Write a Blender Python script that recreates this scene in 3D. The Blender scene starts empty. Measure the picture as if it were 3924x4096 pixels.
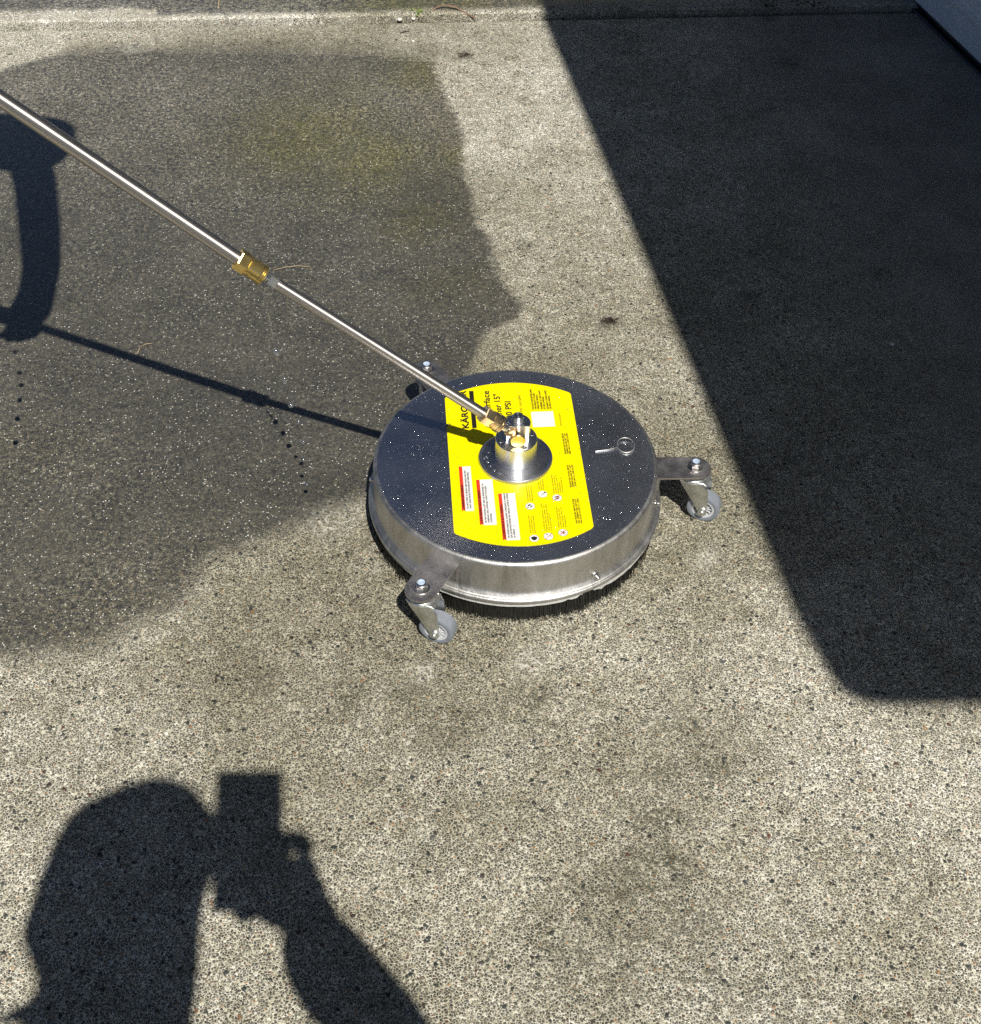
import bpy, bmesh, math, random
import numpy as np
from mathutils import Vector, Matrix, noise
rnd = random.Random(7)
S = bpy.context.scene
COL = S.collection

# ---------------------------------------------------------------- camera, sky, sun, exposure
CAM = Vector((0.0, 0.0, 1.29883))
PITCH, ROLL, FPX = 0.795915, 0.017356, 5200.26
fwd = Vector((0, math.cos(PITCH), -math.sin(PITCH)))
up0 = Vector((0, math.sin(PITCH), math.cos(PITCH)))
rt0 = Vector((1, 0, 0))
cright = rt0 * math.cos(ROLL) + up0 * math.sin(ROLL)
cup = -rt0 * math.sin(ROLL) + up0 * math.cos(ROLL)
cd = bpy.data.cameras.new("camera"); cam = bpy.data.objects.new("camera", cd); COL.objects.link(cam)
m = Matrix((cright, cup, -fwd)).transposed().to_4x4(); m.translation = CAM
cam.matrix_world = m
cd.sensor_fit = 'VERTICAL'; cd.sensor_height = 24.0; cd.lens = 24.0 * FPX / 4096.0
cd.clip_start = 0.01; cd.clip_end = 500
S.camera = cam

SUN = Vector((-0.15997, 0.52478, -0.83607)).normalized()      # direction the light travels
w = bpy.data.worlds.new("World"); S.world = w; w.use_nodes = True
nt = w.node_tree; bg = nt.nodes["Background"]
sky = nt.nodes.new("ShaderNodeTexSky"); sky.sky_type = 'NISHITA'; sky.sun_disc = False
sky.sun_elevation = math.asin(-SUN.z)
sky.sun_rotation = math.atan2(-SUN.x, -SUN.y)
sky.air_density = 0.48; sky.dust_density = 0.2; sky.ozone_density = 2.2
nt.links.new(sky.outputs[0], bg.inputs[0]); bg.inputs[1].default_value = 0.05
sl = bpy.data.lights.new("sun", 'SUN'); sl.energy = 5.0; sl.angle = math.radians(0.53); sl.color = (1.0, 0.955, 0.88)
so = bpy.data.objects.new("sun", sl); COL.objects.link(so)
so.rotation_euler = SUN.to_track_quat('-Z', 'Y').to_euler(); so.location = (1, -3, 5)
S.view_settings.view_transform = 'Standard'; S.view_settings.look = 'None'
S.view_settings.exposure = 0.0; S.view_settings.gamma = 1.0
S.cycles.use_denoising = False
S.cycles.max_bounces = 8; S.cycles.sample_clamp_indirect = 6.0

# ---------------------------------------------------------------- helpers
def tag(o, label=None, cat=None, group=None, kind=None):
    for k, v in (('label', label), ('category', cat), ('group', group), ('kind', kind)):
        if v: o[k] = v
    return o
def empty(name, loc=(0, 0, 0), rz=0.0):
    o = bpy.data.objects.new(name, None); COL.objects.link(o); o.location = loc; o.rotation_euler = (0, 0, rz)
    o.empty_display_size = 0.02
    return o
def link(name, me, mat, parent=None, smooth=True):
    o = bpy.data.objects.new(name, me); COL.objects.link(o)
    if mat: me.materials.clear(); me.materials.append(mat)
    if smooth is not None:
        me.polygons.foreach_set('use_smooth', [bool(smooth)] * len(me.polygons))
    if parent: o.parent = parent
    return o
def bmobj(name, bm, mat, parent=None, smooth=True, sharp=35):
    bmesh.ops.recalc_face_normals(bm, faces=bm.faces)
    if smooth and sharp:
        a = math.radians(sharp)
        for e in bm.edges:
            if len(e.link_faces) == 2 and e.calc_face_angle(0) > a: e.smooth = False
    me = bpy.data.meshes.new(name); bm.to_mesh(me); bm.free()
    return link(name, me, mat, parent, smooth)
def frame_of(d, hint=Vector((0, 0, 1))):
    d = d.normalized()
    if abs(d.dot(hint)) > .98: hint = Vector((1, 0, 0))
    x = hint.cross(d).normalized(); y = d.cross(x)
    return x, y, d
def lathe(bm, prof, seg=48, org=Vector((0, 0, 0)), axis=Vector((0, 0, 1)), rot=0.0, closed=False):
    """prof = [(r, h)...] spun round axis"""
    x, y, z = frame_of(axis)
    rings = []
    for r, h in prof:
        if r < 1e-7: rings.append([bm.verts.new(org + z * h)]); continue
        rings.append([bm.verts.new(org + z * h + x * (r * math.cos(a)) + y * (r * math.sin(a)))
                      for a in [rot + 2 * math.pi * i / seg for i in range(seg)]])
    pr = list(zip(rings, rings[1:]))
    if closed: pr.append((rings[-1], rings[0]))
    for A, B in pr:
        for i in range(seg):
            j = (i + 1) % seg
            if len(A) == 1 and len(B) == 1: continue
            if len(A) == 1: bm.faces.new((A[0], B[i], B[j]))
            elif len(B) == 1: bm.faces.new((A[i], A[j], B[0]))
            else: bm.faces.new((A[i], A[j], B[j], B[i]))
    return rings
def tube(bm, pts, rad, seg=8, cap=True):
    pts = [Vector(p) for p in pts]
    rings = []; px = None
    for i, p in enumerate(pts):
        d = (pts[min(i + 1, len(pts) - 1)] - pts[max(i - 1, 0)]).normalized()
        if px is None: x, y, _ = frame_of(d)
        else:
            x = (px - d * px.dot(d)).normalized(); y = d.cross(x)
        px = x
        r = rad[i] if isinstance(rad, (list, tuple)) else rad
        rings.append([bm.verts.new(p + x * (r * math.cos(a)) + y * (r * math.sin(a))) for a in [2 * math.pi * k / seg for k in range(seg)]])
    for A, B in zip(rings, rings[1:]):
        for i in range(seg):
            j = (i + 1) % seg; bm.faces.new((A[i], A[j], B[j], B[i]))
    if cap: bm.faces.new(rings[0]); bm.faces.new(rings[-1][::-1])
def box(bm, a, b):
    a, b = Vector(a), Vector(b)
    v = [bm.verts.new((x, y, z)) for z in (a.z, b.z) for y in (a.y, b.y) for x in (a.x, b.x)]
    for f in ((0, 1, 3, 2), (4, 6, 7, 5), (0, 4, 5, 1), (1, 5, 7, 3), (3, 7, 6, 2), (2, 6, 4, 0)): bm.faces.new([v[i] for i in f])
def prism(bm, poly, z0, z1):
    A = [bm.verts.new((x, y, z0)) for x, y in poly]; B = [bm.verts.new((x, y, z1)) for x, y in poly]
    bm.faces.new(A[::-1]); bm.faces.new(B)
    n = len(poly)
    for i in range(n):
        j = (i + 1) % n; bm.faces.new((A[i], A[j], B[j], B[i]))
def bevel(bm, w, seg=2, ang=30):
    es = [e for e in bm.edges if len(e.link_faces) == 2 and e.calc_face_angle(0) > math.radians(ang)]
    bmesh.ops.bevel(bm, geom=es, offset=w, segments=seg, affect='EDGES', profile=.5, clamp_overlap=True)
def xform(bm, M):
    bmesh.ops.transform(bm, matrix=M, verts=bm.verts)

# ---------------------------------------------------------------- materials
class NT:
    def __init__(s, name):
        s.m = bpy.data.materials.new(name); s.m.use_nodes = True; s.t = s.m.node_tree
        s.b = s.t.nodes["Principled BSDF"]
    def n(s, ty, **kw):
        o = s.t.nodes.new("ShaderNode" + ty)
        for k, v in kw.items(): setattr(o, k, v)
        return o
    def l(s, a, b): s.t.links.new(a, b)
    def val(s, x, sock):
        if hasattr(x, 'links'): s.l(x, sock)
        else: sock.default_value = x
    def math(s, op, a, b=None, clamp=False):
        o = s.n('Math', operation=op, use_clamp=clamp); s.val(a, o.inputs[0])
        if b is not None: s.val(b, o.inputs[1])
        return o.outputs[0]
    def mix(s, f, a, b, blend='MIX'):
        o = s.n('Mix', data_type='RGBA', blend_type=blend); s.val(f, o.inputs[0])
        for x, i in ((a, 6), (b, 7)):
            if isinstance(x, tuple): x = (*x[:3], 1)
            s.val(x, o.inputs[i])
        return o.outputs[2]
    def ramp(s, f, stops, interp='LINEAR'):
        o = s.n('ValToRGB'); o.color_ramp.interpolation = interp; e = o.color_ramp.elements
        while len(e) < len(stops): e.new(0.5)
        for i, (p, c) in enumerate(stops):
            e[i].position = p; e[i].color = (*c, 1) if isinstance(c, tuple) else (c, c, c, 1)
        s.val(f, o.inputs[0]); return o.outputs[0]
    def noise(s, vec, scale, detail=3, rough=.5, dist=0):
        o = s.n('TexNoise'); o.inputs['Scale'].default_value = scale; o.inputs['Detail'].default_value = detail
        o.inputs['Roughness'].default_value = rough; o.inputs['Distortion'].default_value = dist
        if vec is not None: s.l(vec, o.inputs['Vector'])
        return o
    def vor(s, vec, scale, feature='F1', rand=1.0):
        o = s.n('TexVoronoi', feature=feature); o.inputs['Scale'].default_value = scale
        o.inputs['Randomness'].default_value = rand
        s.l(vec, o.inputs['Vector']); return o
    def mr(s, f, a, b, c=0.0, d=1.0, smooth=False):
        o = s.n('MapRange', clamp=True, interpolation_type='SMOOTHSTEP' if smooth else 'LINEAR')
        s.val(f, o.inputs[0])
        for i, x in enumerate((a, b, c, d)): o.inputs[i + 1].default_value = x
        return o.outputs[0]
    def attr(s, name):
        o = s.n('Attribute', attribute_name=name); return o.outputs['Fac']
    def obj(s): return s.n('TexCoord').outputs['Object']
    def bump(s, h, dist=.001, strength=1.0, normal=None):
        o = s.n('Bump'); s.val(h, o.inputs['Height']); o.inputs['Distance'].default_value = dist
        s.val(strength, o.inputs['Strength'])
        if normal: s.l(normal, o.inputs['Normal'])
        return o.outputs[0]
    def set(s, **kw):
        al = dict(col='Base Color', rough='Roughness', metal='Metallic', normal='Normal', spec='Specular IOR Level', trans='Transmission Weight', ior='IOR', coat='Coat Weight', crough='Coat Roughness', aniso='Anisotropic', sss='Subsurface Weight')
        for k, v in kw.items():
            i = s.b.inputs[al[k]]
            if isinstance(v, tuple): v = (*v, 1) if len(v) == 3 else v
            s.val(v, i)
        return s.m
def simple(name, col, rough=.5, metal=0.0, var=.12, nscale=60, bump=0.0, bscale=300, rvar=.1, **kw):
    k = NT(name); c = k.obj(); n = k.noise(c, nscale, 4, .6)
    lo = tuple(max(0, x * (1 - var)) for x in col); hi = tuple(min(1, x * (1 + var)) for x in col)
    col_s = k.ramp(n.outputs[0], [(.3, lo), (.7, hi)])
    r = k.mr(n.outputs[0], .3, .7, max(0.02, rough - rvar), min(1, rough + rvar))
    k.set(col=col_s, rough=r, metal=metal, **kw)
    if bump:
        n2 = k.noise(c, bscale, 3, .6); k.set(normal=k.bump(n2.outputs[0], bump))
    return k.m

# the exposed aggregate concrete: pebbles in pale paste, washed clean or filmed with wet grime
def concrete():
    k = NT("exposed_aggregate_concrete"); c = k.obj()
    wob = k.noise(c, 90, 2)
    warp = k.n('VectorMath', operation='SCALE'); 
    sub = k.n('VectorMath', operation='SUBTRACT'); k.l(wob.outputs['Color'], sub.inputs[0]); sub.inputs[1].default_value = (.5, .5, .5)
    k.l(sub.outputs[0], warp.inputs[0]); warp.inputs['Scale'].default_value = .0035
    add = k.n('VectorMath', operation='ADD'); k.l(c, add.inputs[0]); k.l(warp.outputs[0], add.inputs[1])
    cc = add.outputs[0]
    # two pebble sizes
    pebble = []
    stones = [(0, (.048, .053, .054)), (.20, (.072, .076, .070)), (.38, (.110, .103, .082)), (.48, (.070, .058, .048)), (.56, (.150, .140, .112)),
              (.62, (.100, .107, .108)), (.72, (.23, .205, .155)), (.82, (.36, .33, .26)), (.875, (.13, .062, .048)), (.90, (.62, .59, .50)), (.965, (.40, .22, .11)), (.985, (.80, .78, .70))]
    for sc, mort in ((345, .25), (225, .20)):
        v = k.vor(cc, sc); e = k.vor(cc, sc, 'DISTANCE_TO_EDGE')
        sp = k.n('SeparateColor'); k.l(v.outputs['Color'], sp.inputs[0])
        st = k.ramp(sp.outputs[0], stones, 'CONSTANT')
        j = k.mr(sp.outputs[1], 0, 1, .75, 1.3)
        jc = k.n('CombineColor'); [k.l(j, jc.inputs[i]) for i in range(3)]
        st = k.mix(1.0, st, jc.outputs[0], 'MULTIPLY')
        inside = k.mr(e.outputs[0], mort * .22, mort * .62)     # 0 in paste, 1 on stone
        dome = k.mr(v.outputs['Distance'], 0, .7, 1, 0)
        pebble.append((st, inside, sp.outputs[2], dome))
    big = k.math('GREATER_THAN', pebble[1][2], .962)
    fine = k.noise(c, 900, 1, .7)
    sand = k.vor(cc, 760); sps = k.n('SeparateColor'); k.l(sand.outputs['Color'], sps.inputs[0])
    paste = k.ramp(sps.outputs[0], [(0, (.20, .18, .135)), (.2, (.46, .43, .335)), (.55, (.66, .625, .50)), (.86, (.90, .88, .78))])
    # the paste wraps the pebbles more or less from place to place
    cover = k.noise(c, 14, 4, .65)
    ins0 = k.math('MULTIPLY', pebble[0][1], k.mr(cover.outputs[0], .30, .62, 1.0, .84))
    col = k.mix(ins0, paste, pebble[0][0]); h = k.math('MULTIPLY', ins0, pebble[0][3])
    insb = k.math('MULTIPLY', big, pebble[1][1])
    col = k.mix(insb, col, pebble[1][0]); h = k.math('MAXIMUM', h, k.math('MULTIPLY', insb, pebble[1][3]))
    # broad stains of the dry slab
    dirt = k.attr('clean')
    n1 = k.noise(c, 5.5, 5, .62); n2 = k.noise(c, 38, 4, .7)
    mott = k.math('MULTIPLY', k.mr(n1.outputs[0], .3, .7, .70, 1.16), k.mr(n2.outputs[0], .28, .72, .76, 1.20))
    mul = k.math('MULTIPLY', dirt, mott)
    n3 = k.noise(c, 17, 4, .7); mul = k.math('MULTIPLY', mul, k.mr(n3.outputs[0], .56, .70, 1.08, .80))
    mc = k.n('CombineColor'); k.l(mul, mc.inputs[0]); k.l(k.math('MULTIPLY', k.math('POWER', mul, 1.04), .995), mc.inputs[1]); k.l(k.math('MULTIPLY', k.math('POWER', mul, 1.25), .96), mc.inputs[2])
    dry = k.mix(1.0, col, mc.outputs[0], 'MULTIPLY')
    # algae specks
    ms = k.attr('moss'); mn = k.noise(c, 55, 5, .75)
    mm = k.math('MULTIPLY', ms, k.mr(mn.outputs[0], .38, .56))
    gap = k.math('SUBTRACT', 1.0, k.math('MULTIPLY', k.math('MAXIMUM', ins0, insb), .72))
    mm = k.math('MULTIPLY', k.math('MULTIPLY', mm, gap), k.mr(k.noise(c, 210, 2, .6).outputs[0], .36, .50))
    dry = k.mix(k.math('MULTIPLY', mm, .95), dry, (.050, .048, .018))
    # smooth trowelled strip by the garage
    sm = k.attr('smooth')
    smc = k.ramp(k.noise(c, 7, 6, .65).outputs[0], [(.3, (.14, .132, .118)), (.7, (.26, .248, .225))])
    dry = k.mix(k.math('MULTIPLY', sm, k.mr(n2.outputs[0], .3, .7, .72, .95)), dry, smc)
    # wet grime film: dark, few pale grains left showing
    wsd = k.attr('wet'); nd = k.noise(c, 9, 5, .65); nf = k.noise(c, 75, 3, .7)
    wv = k.math('ADD', wsd, k.math('ADD', k.math('MULTIPLY', k.math('SUBTRACT', nd.outputs[0], .5), .055), k.math('MULTIPLY', k.math('SUBTRACT', nf.outputs[0], .5), .035)))
    soft = k.attr('soft')
    wet = k.mr(k.math('DIVIDE', wv, soft), -.5, 1.0, smooth=True)
    grain = k.vor(cc, 420); spg = k.n('SeparateColor'); k.l(grain.outputs['Color'], spg.inputs[0])
    stretch = k.noise(c, 22, 3, .6)
    spk = k.math('MULTIPLY', k.math('GREATER_THAN', k.math('ADD', spg.outputs[0], k.mr(stretch.outputs[0], .35, .65, -.07, .05)), .900), k.math('LESS_THAN', grain.outputs['Distance'], .40))
    film = k.ramp(k.noise(c, 7, 4, .55).outputs[0], [(.30, (.047, .047, .043)), (.5, (.062, .061, .054)), (.70, (.080, .077, .066))])
    gr = k.attr('green'); gn = k.noise(c, 11, 5, .7)
    
    fj = k.mr(spg.outputs[1], 0, 1, .55, 1.5); fjc = k.n('CombineColor'); [k.l(fj, fjc.inputs[i]) for i in range(3)]
    film = k.mix(1.0, film, fjc.outputs[0], 'MULTIPLY')
    show = k.math('MULTIPLY', k.mr(k.noise(c, 130, 3, .8).outputs[0], .42, .62, .02, .60), k.math('ADD', k.attr('worn_sheen'), .5))
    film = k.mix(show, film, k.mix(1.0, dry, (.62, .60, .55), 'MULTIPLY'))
    film = k.mix(k.math('MULTIPLY', gr, k.mr(gn.outputs[0], .32, .66, .25, .85)), film, k.mix(1.0, film, (1.05, 1.02, .42), 'MULTIPLY'))
    film = k.mix(k.math('MULTIPLY', gr, k.mr(k.noise(c, 40, 3, .7).outputs[0], .45, .65, 0, .55)), film, (.090, .092, .024))
    spkc = k.ramp(spg.outputs[2], [(0, (.20, .185, .13)), (.45, (.38, .36, .29)), (.75, (.66, .64, .56)), (1, (.92, .90, .84))])
    wetc = k.mix(spk, film, spkc)
    colr = k.mix(wet, dry, wetc)
    # dark oily spots and pale lime froth
    sp_ = k.attr('spot'); colr = k.mix(k.math('MULTIPLY', sp_, k.mr(n2.outputs[0], .3, .6, .3, .95)), colr, (.035, .030, .024))
    pl = k.attr('pale'); colr = k.mix(k.math('MULTIPLY', pl, k.mr(k.noise(c, 160, 3, .7).outputs[0], .45, .62)), colr, (.72, .70, .62))
    r_dry = k.mr(fine.outputs[0], .3, .7, .62, .9)
    r_wet = k.mr(k.noise(c, 120, 2, .6).outputs[0], .3, .7, .12, .42)
    rr = k.n('Mix', data_type='FLOAT'); k.l(wet, rr.inputs[0]); k.l(r_dry, rr.inputs[2]); k.l(r_wet, rr.inputs[3])
    flat = k.math('MAXIMUM', k.math('MULTIPLY', k.mr(wsd, -.02, .03), .62), k.math('MULTIPLY', sm, .85))
    hh = k.math('MULTIPLY', h, k.math('SUBTRACT', 1.0, flat))
    hh = k.math('ADD', hh, k.math('MULTIPLY', fine.outputs[0], .3)); hh = k.math('ADD', hh, k.math('MULTIPLY', n2.outputs[0], .9))
    nb = k.bump(hh, .0016, .95)
    k.set(col=colr, rough=rr.outputs[0], normal=nb, spec=.5, coat=wet, crough=.12); k.b.inputs['Coat IOR'].default_value = 1.62
    return k.m
M_con = concrete()
M_soil = simple("dark_joint_soil", (.035, .030, .022), .85, var=.4, nscale=200, bump=.002)
M_ground = simple("gravelly_ground", (.16, .15, .12), .9, var=.4, nscale=30, bump=.004)

# steel and metals
def brushed(name, base, rough, metal=1.0, direc=(1, 1, 1), amp=.0002, sc=400, blotch=.0):
    k = NT(name); c = k.obj(); mp = k.n('Mapping'); mp.inputs['Scale'].default_value = direc; k.l(c, mp.inputs[0])
    n = k.noise(mp.outputs[0], sc, 3, .6); b = k.noise(c, 28, 5, .65)
    lo = tuple(x * (.86 - blotch) for x in base)
    k.set(col=k.ramp(b.outputs[0], [(.3, lo), (.7, base)]), rough=k.mr(b.outputs[0], .3, .7, rough * .8, rough * 1.25), metal=metal, normal=k.bump(n.outputs[0], amp, .7))
    return k.m
def turned(name, base, rough, aniso, rot, sc=300, amp=.00008, blotch=0.0):
    k = NT(name); c = k.obj(); n = k.noise(c, sc, 3, .6); b = k.noise(c, 34, 5, .65)
    tg = k.n('Tangent', direction_type='RADIAL', axis='Z'); k.l(tg.outputs[0], k.b.inputs['Tangent'])
    k.b.inputs['Anisotropic Rotation'].default_value = rot
    k.set(col=k.ramp(b.outputs[0], [(.3, tuple(x * (.86 - blotch) for x in base)), (.7, base)]), metal=1.0, aniso=aniso,
          rough=k.mr(b.outputs[0], .3, .7, rough * .85, rough * 1.15), normal=k.bump(n.outputs[0], amp, .7))
    return k.m
def lid_steel():
    k = NT("polished_lid_steel"); c = k.obj()
    n = k.noise(c, 700, 3, .6); b = k.noise(c, 9, 5, .6)
    k.set(col=k.ramp(b.outputs[0], [(.3, (.64, .67, .74)), (.7, (.76, .78, .85))]), metal=1.0, rough=k.mr(b.outputs[0], .3, .7, .28, .35),
          normal=k.bump(n.outputs[0], .00006, .6))
    return k.m
def wall_steel():
    # rolled side wall: vertical-ish water marks and dull patches
    k = NT("rolled_side_steel"); c = k.obj()
    mp = k.n('Mapping'); mp.inputs['Scale'].default_value = (1, 1, .25); k.l(c, mp.inputs[0])
    n = k.noise(c, 900, 2, .6); b = k.noise(mp.outputs[0], 30, 6, .7, .6); s = k.noise(mp.outputs[0], 120, 4, .7)
    col = k.ramp(b.outputs[0], [(.28, (.40, .39, .37)), (.5, (.54, .53, .51)), (.74, (.70, .69, .67))])
    col = k.mix(k.mr(s.outputs[0], .62, .7, 0, .35), col, (.22, .20, .17))
    k.set(col=col, metal=1.0, rough=k.mr(b.outputs[0], .3, .7, .40, .56), normal=k.bump(k.math('ADD', n.outputs[0], k.math('MULTIPLY', s.outputs[0], 2.0)), .00025, .8))
    return k.m
M_lid = lid_steel(); M_wall = wall_steel()
M_alu = turned("turned_aluminium", (.90, .91, .93), .30, .8, .25)
M_flange = turned("spun_flange_steel", (.60, .61, .65), .40, .55, .25)
M_tube = turned("stainless_tube", (.74, .69, .64), .48, .9, .25, 500, .00004)
M_brass = brushed("yellow_brass", (.90, .68, .25), .27, amp=.00006, sc=300)
M_bright = brushed("nickel_brass", (.86, .66, .40), .24, amp=.00006, sc=300)
M_zinc = brushed("zinc_plated_steel", (.90, .92, .90), .42, amp=.0012, sc=90, blotch=.35)
M_nut = brushed("zinc_nut", (.72, .70, .68), .2, amp=.0001, sc=200)
M_ring = brushed("pale_spring_steel", (.93, .90, .82), .38, amp=.0001, sc=200)
M_blue = simple("blue_white_nylon_insert", (.46, .56, .70), .35, var=.15)
M_plate = brushed("bracket_steel", (.60, .57, .56), .44, amp=.0002, sc=260, blotch=.15)
M_tyre = simple("grey_rubber_tyre", (.235, .26, .30), .45, var=.1, nscale=150, bump=.0002)
M_hub = simple("white_plastic_hub", (.62, .64, .66), .4, var=.06)
M_bristle = simple("black_bristles", (.018, .019, .018), .35, var=.4, nscale=900)
M_lip = simple("pale_grey_brush_lip", (.52, .52, .50), .45, var=.18, nscale=180, bump=.0006, bscale=150)
M_yellow = NT("yellow_label_film"); M_yellow.set(col=(.93, .80, .0), rough=.28, spec=.4)
_yn = M_yellow.noise(M_yellow.obj(), 40, 3); M_yellow.set(normal=M_yellow.bump(_yn.outputs[0], .0002, .5)); M_yellow = M_yellow.m
M_white = simple("white_label_print", (.82, .82, .80), .4, var=.03)
M_red = simple("red_label_print", (.70, .045, .02), .4, var=.04)
M_ink = simple("black_label_ink", (.022, .020, .016), .4, var=.1)
def water():
    k = NT("clear_water"); k.set(col=(.97, .98, 1.0), rough=.04, trans=1.0, ior=1.40); return k.m
def bead_water():
    k = NT("water_beads_on_steel"); k.set(col=(.97, .98, 1.0), rough=.06, trans=1.0, ior=1.36)
    g = k.n('BsdfGlossy'); g.inputs['Roughness'].default_value = .12; g.inputs['Color'].default_value = (.95, .97, 1, 1)
    mx = k.n('MixShader'); mx.inputs[0].default_value = .24; k.l(k.b.outputs[0], mx.inputs[1]); k.l(g.outputs[0], mx.inputs[2])
    k.l(mx.outputs[0], k.t.nodes['Material Output'].inputs['Surface']); return k.m
M_bead = bead_water()
M_water = water()
M_skin = simple("skin", (.48, .30, .22), .5, var=.08, sss=.05)
M_hair = simple("dark_hair", (.035, .025, .02), .6, var=.3, nscale=200, bump=.002)
M_shirt = simple("grey_fleece", (.09, .10, .12), .9, var=.2, nscale=200, bump=.001)
M_jeans = simple("blue_jeans", (.06, .08, .14), .9, var=.2, nscale=200, bump=.001)
M_tee = simple("dark_tee_shirt", (.05, .05, .06), .9, var=.2, nscale=200)
M_black = simple("black_plastic", (.02, .02, .022), .35, var=.2)
M_doorw = simple("white_garage_door_paint", (.78, .80, .82), .5, var=.05, nscale=25, bump=.0004, bscale=90)
M_sealr = simple("black_rubber_seal", (.010, .010, .012), .55, var=.4)
M_siding = simple("cream_siding", (.55, .53, .48), .7, var=.05, bump=.001)
M_trim = simple("white_trim_paint", (.74, .74, .72), .6, var=.04)
M_soffit = simple("grey_blue_soffit_paint", (.13, .14, .16), .7, var=.05)
M_roof = simple("dark_shingles", (.07, .065, .06), .9, var=.4, nscale=60, bump=.004)
M_straw = simple("dry_straw", (.56, .42, .24), .7, var=.2, nscale=300)
M_leafr = simple("dead_reddish_leaf", (.20, .125, .08), .65, var=.35, nscale=120)
M_weed = simple("fresh_weed_green", (.20, .30, .035), .6, var=.4, nscale=300)
M_bark = simple("dark_twig", (.045, .032, .024), .8, var=.4, nscale=300)
M_peb = simple("white_pebble", (.75, .73, .68), .6, var=.12, nscale=400)

# ---------------------------------------------------------------- ground
def J(x): return 2.8065 + .0832 * x                       # joint between the two slabs
WET = [(-3.5, 2.30), (-1.474, 2.43), (-1.033, 2.526), (-0.971, 2.591), (-0.903, 2.637), (-0.792, 2.664), (-0.592, 2.695), (-0.373, 2.682), (-0.134, 2.675), (-0.12, 2.51), (-0.068, 2.319), (-0.035, 2.044), (-0.014, 1.964), (0.013, 1.844), (0.045, 1.757), (0.035, 1.712), (-0.006, 1.678), (-0.021, 1.632), (-0.028, 1.588), (-0.076, 1.397), (-0.17, 1.286), (-0.22, 1.261), (-0.269, 1.235), (-0.311, 1.192), (-0.371, 1.163), (-0.385, 1.095), (-0.440, 1.050), (-0.480, 1.012), (-0.550, 0.998), (-0.612, 0.990), (-0.88, 0.955), (-3.5, .8)]
CLEAN = [(-0.3, 0.98, 0.62), (-0.51, 0.98, 0.85), (-0.49, 0.87, 0.95), (-0.1, 0.91, 0.70), (-0.15, 1.09, 0.62), (0.21, 1.03, 0.85), (0.13, 0.88, 0.8), (0.02, 0.74, 0.85), (0.21, 0.75, 0.8), (0.4, 0.89, 1), (0.5, 0.79, 1.0), (0.43, 0.61, 1), (0.17, 0.6, 0.9), (-0.22, 0.87, 0.78), (-0.48, 0.74, 1.0), (0.25, 1.21, 0.8), (0.3, 1.52, 0.85), (0.13, 1.7, 0.8), (0.07, 1.57, 0.65), (0.14, 1.99, 0.9), (0.08, 2.34, 1.05), (0.0, 2.6, 1.05), (-0.05, 2.72, 0.9), (-0.32, 2.73, 0.8), (-0.6, 2.74, 0.8), (-0.86, 2.68, 1.05), (-1.04, 2.65, 1.1), (0.27, 1.43, 0.7), (0.32, 1.21, 0.65), (0.35, 1.08, 1.0), (-0.13, 0.84, 0.9), (-0.4, 0.87, 0.95), (-0.22, 1.17, 0.7)]
MOSS = [(-0.107, 2.067, .10, .7), (0.182, 0.717, .035, 1), (0.20, 0.73, .03, 1), (0.195, 0.785, .03, .9), (0.13, 0.70, .03, .7), (0.225, 0.66, .04, .7), (0.267, 0.865, .03, .8), (0.24, 0.92, .03, .7), (.215, .845, .02, .8), (.10, .62, .04, .7), (-.05, .90, .03, .6), (-.17, .95, .03, .6), (.30, .57, .04, .6), (0.052, 1.93, .012, 1), (-0.21, 2.25, .03, .7), (.16, .62, .05, .6), (.33, .66, .03, .4), (-.10, .96, .025, .7), (.06, .95, .02, .7), (.09, 1.48, .012, .7), (.3, 1.75, .04, .3), (.235, .60, .03, .7), (.42, 2.5, .12, .6), (.55, 2.2, .10, .5), (.48, 1.9, .09, .5), (.68, 2.0, .08, .5), (.60, 2.55, .08, .5), (.45, 1.35, .08, .3), (.62, 1.5, .1, .4)]
GREEN = [(-0.36, 2.28, .13, 1), (-.25, 2.20, .12, .9), (-0.14, 2.0, .06, .7), (-0.17, 2.55, .07, .8), (-.07, 2.22, .04, .8), (-.33, 2.45, .10, .4), (-0.08, 1.80, .05, .4)]
SPOT = [(0.189, 1.712, .013, 1), (0.182, 1.70, .008, .9), (-0.071, 2.63, .014, .8), (-.085, 2.622, .010, .6), (0.427, 1.791, .011, 1), (-0.275, 0.97, .012, .5), (.62, 2.62, .02, .8), (.60, 2.84, .02, .7), (.30, 2.72, .02, .4), (.66, 1.86, .02, .5), (.05, 2.45, .012, .4), (.33, 2.35, .03, .3), (.14, 2.47, .010, .3)]
PALE = [(-0.225, 1.243, .022, .8), (-0.19, 1.262, .018, .6), (-0.078, 0.992, .014, .8), (0.053, 1.010, .020, .9), (.075, 1.015, .02, .5), (0.292, 1.193, .013, .9), (.283, 1.175, .008, .8), (-.13, 1.235, .015, .5), (-.15, 1.16, .012, .4)]
def blobs(X, Y, L):
    o = np.zeros_like(X)
    for x, y, r, a in L: o = np.maximum(o, a * np.exp(-((X - x) ** 2 + (Y - y) ** 2) / (2 * (r * .85) ** 2)))
    return o
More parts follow.
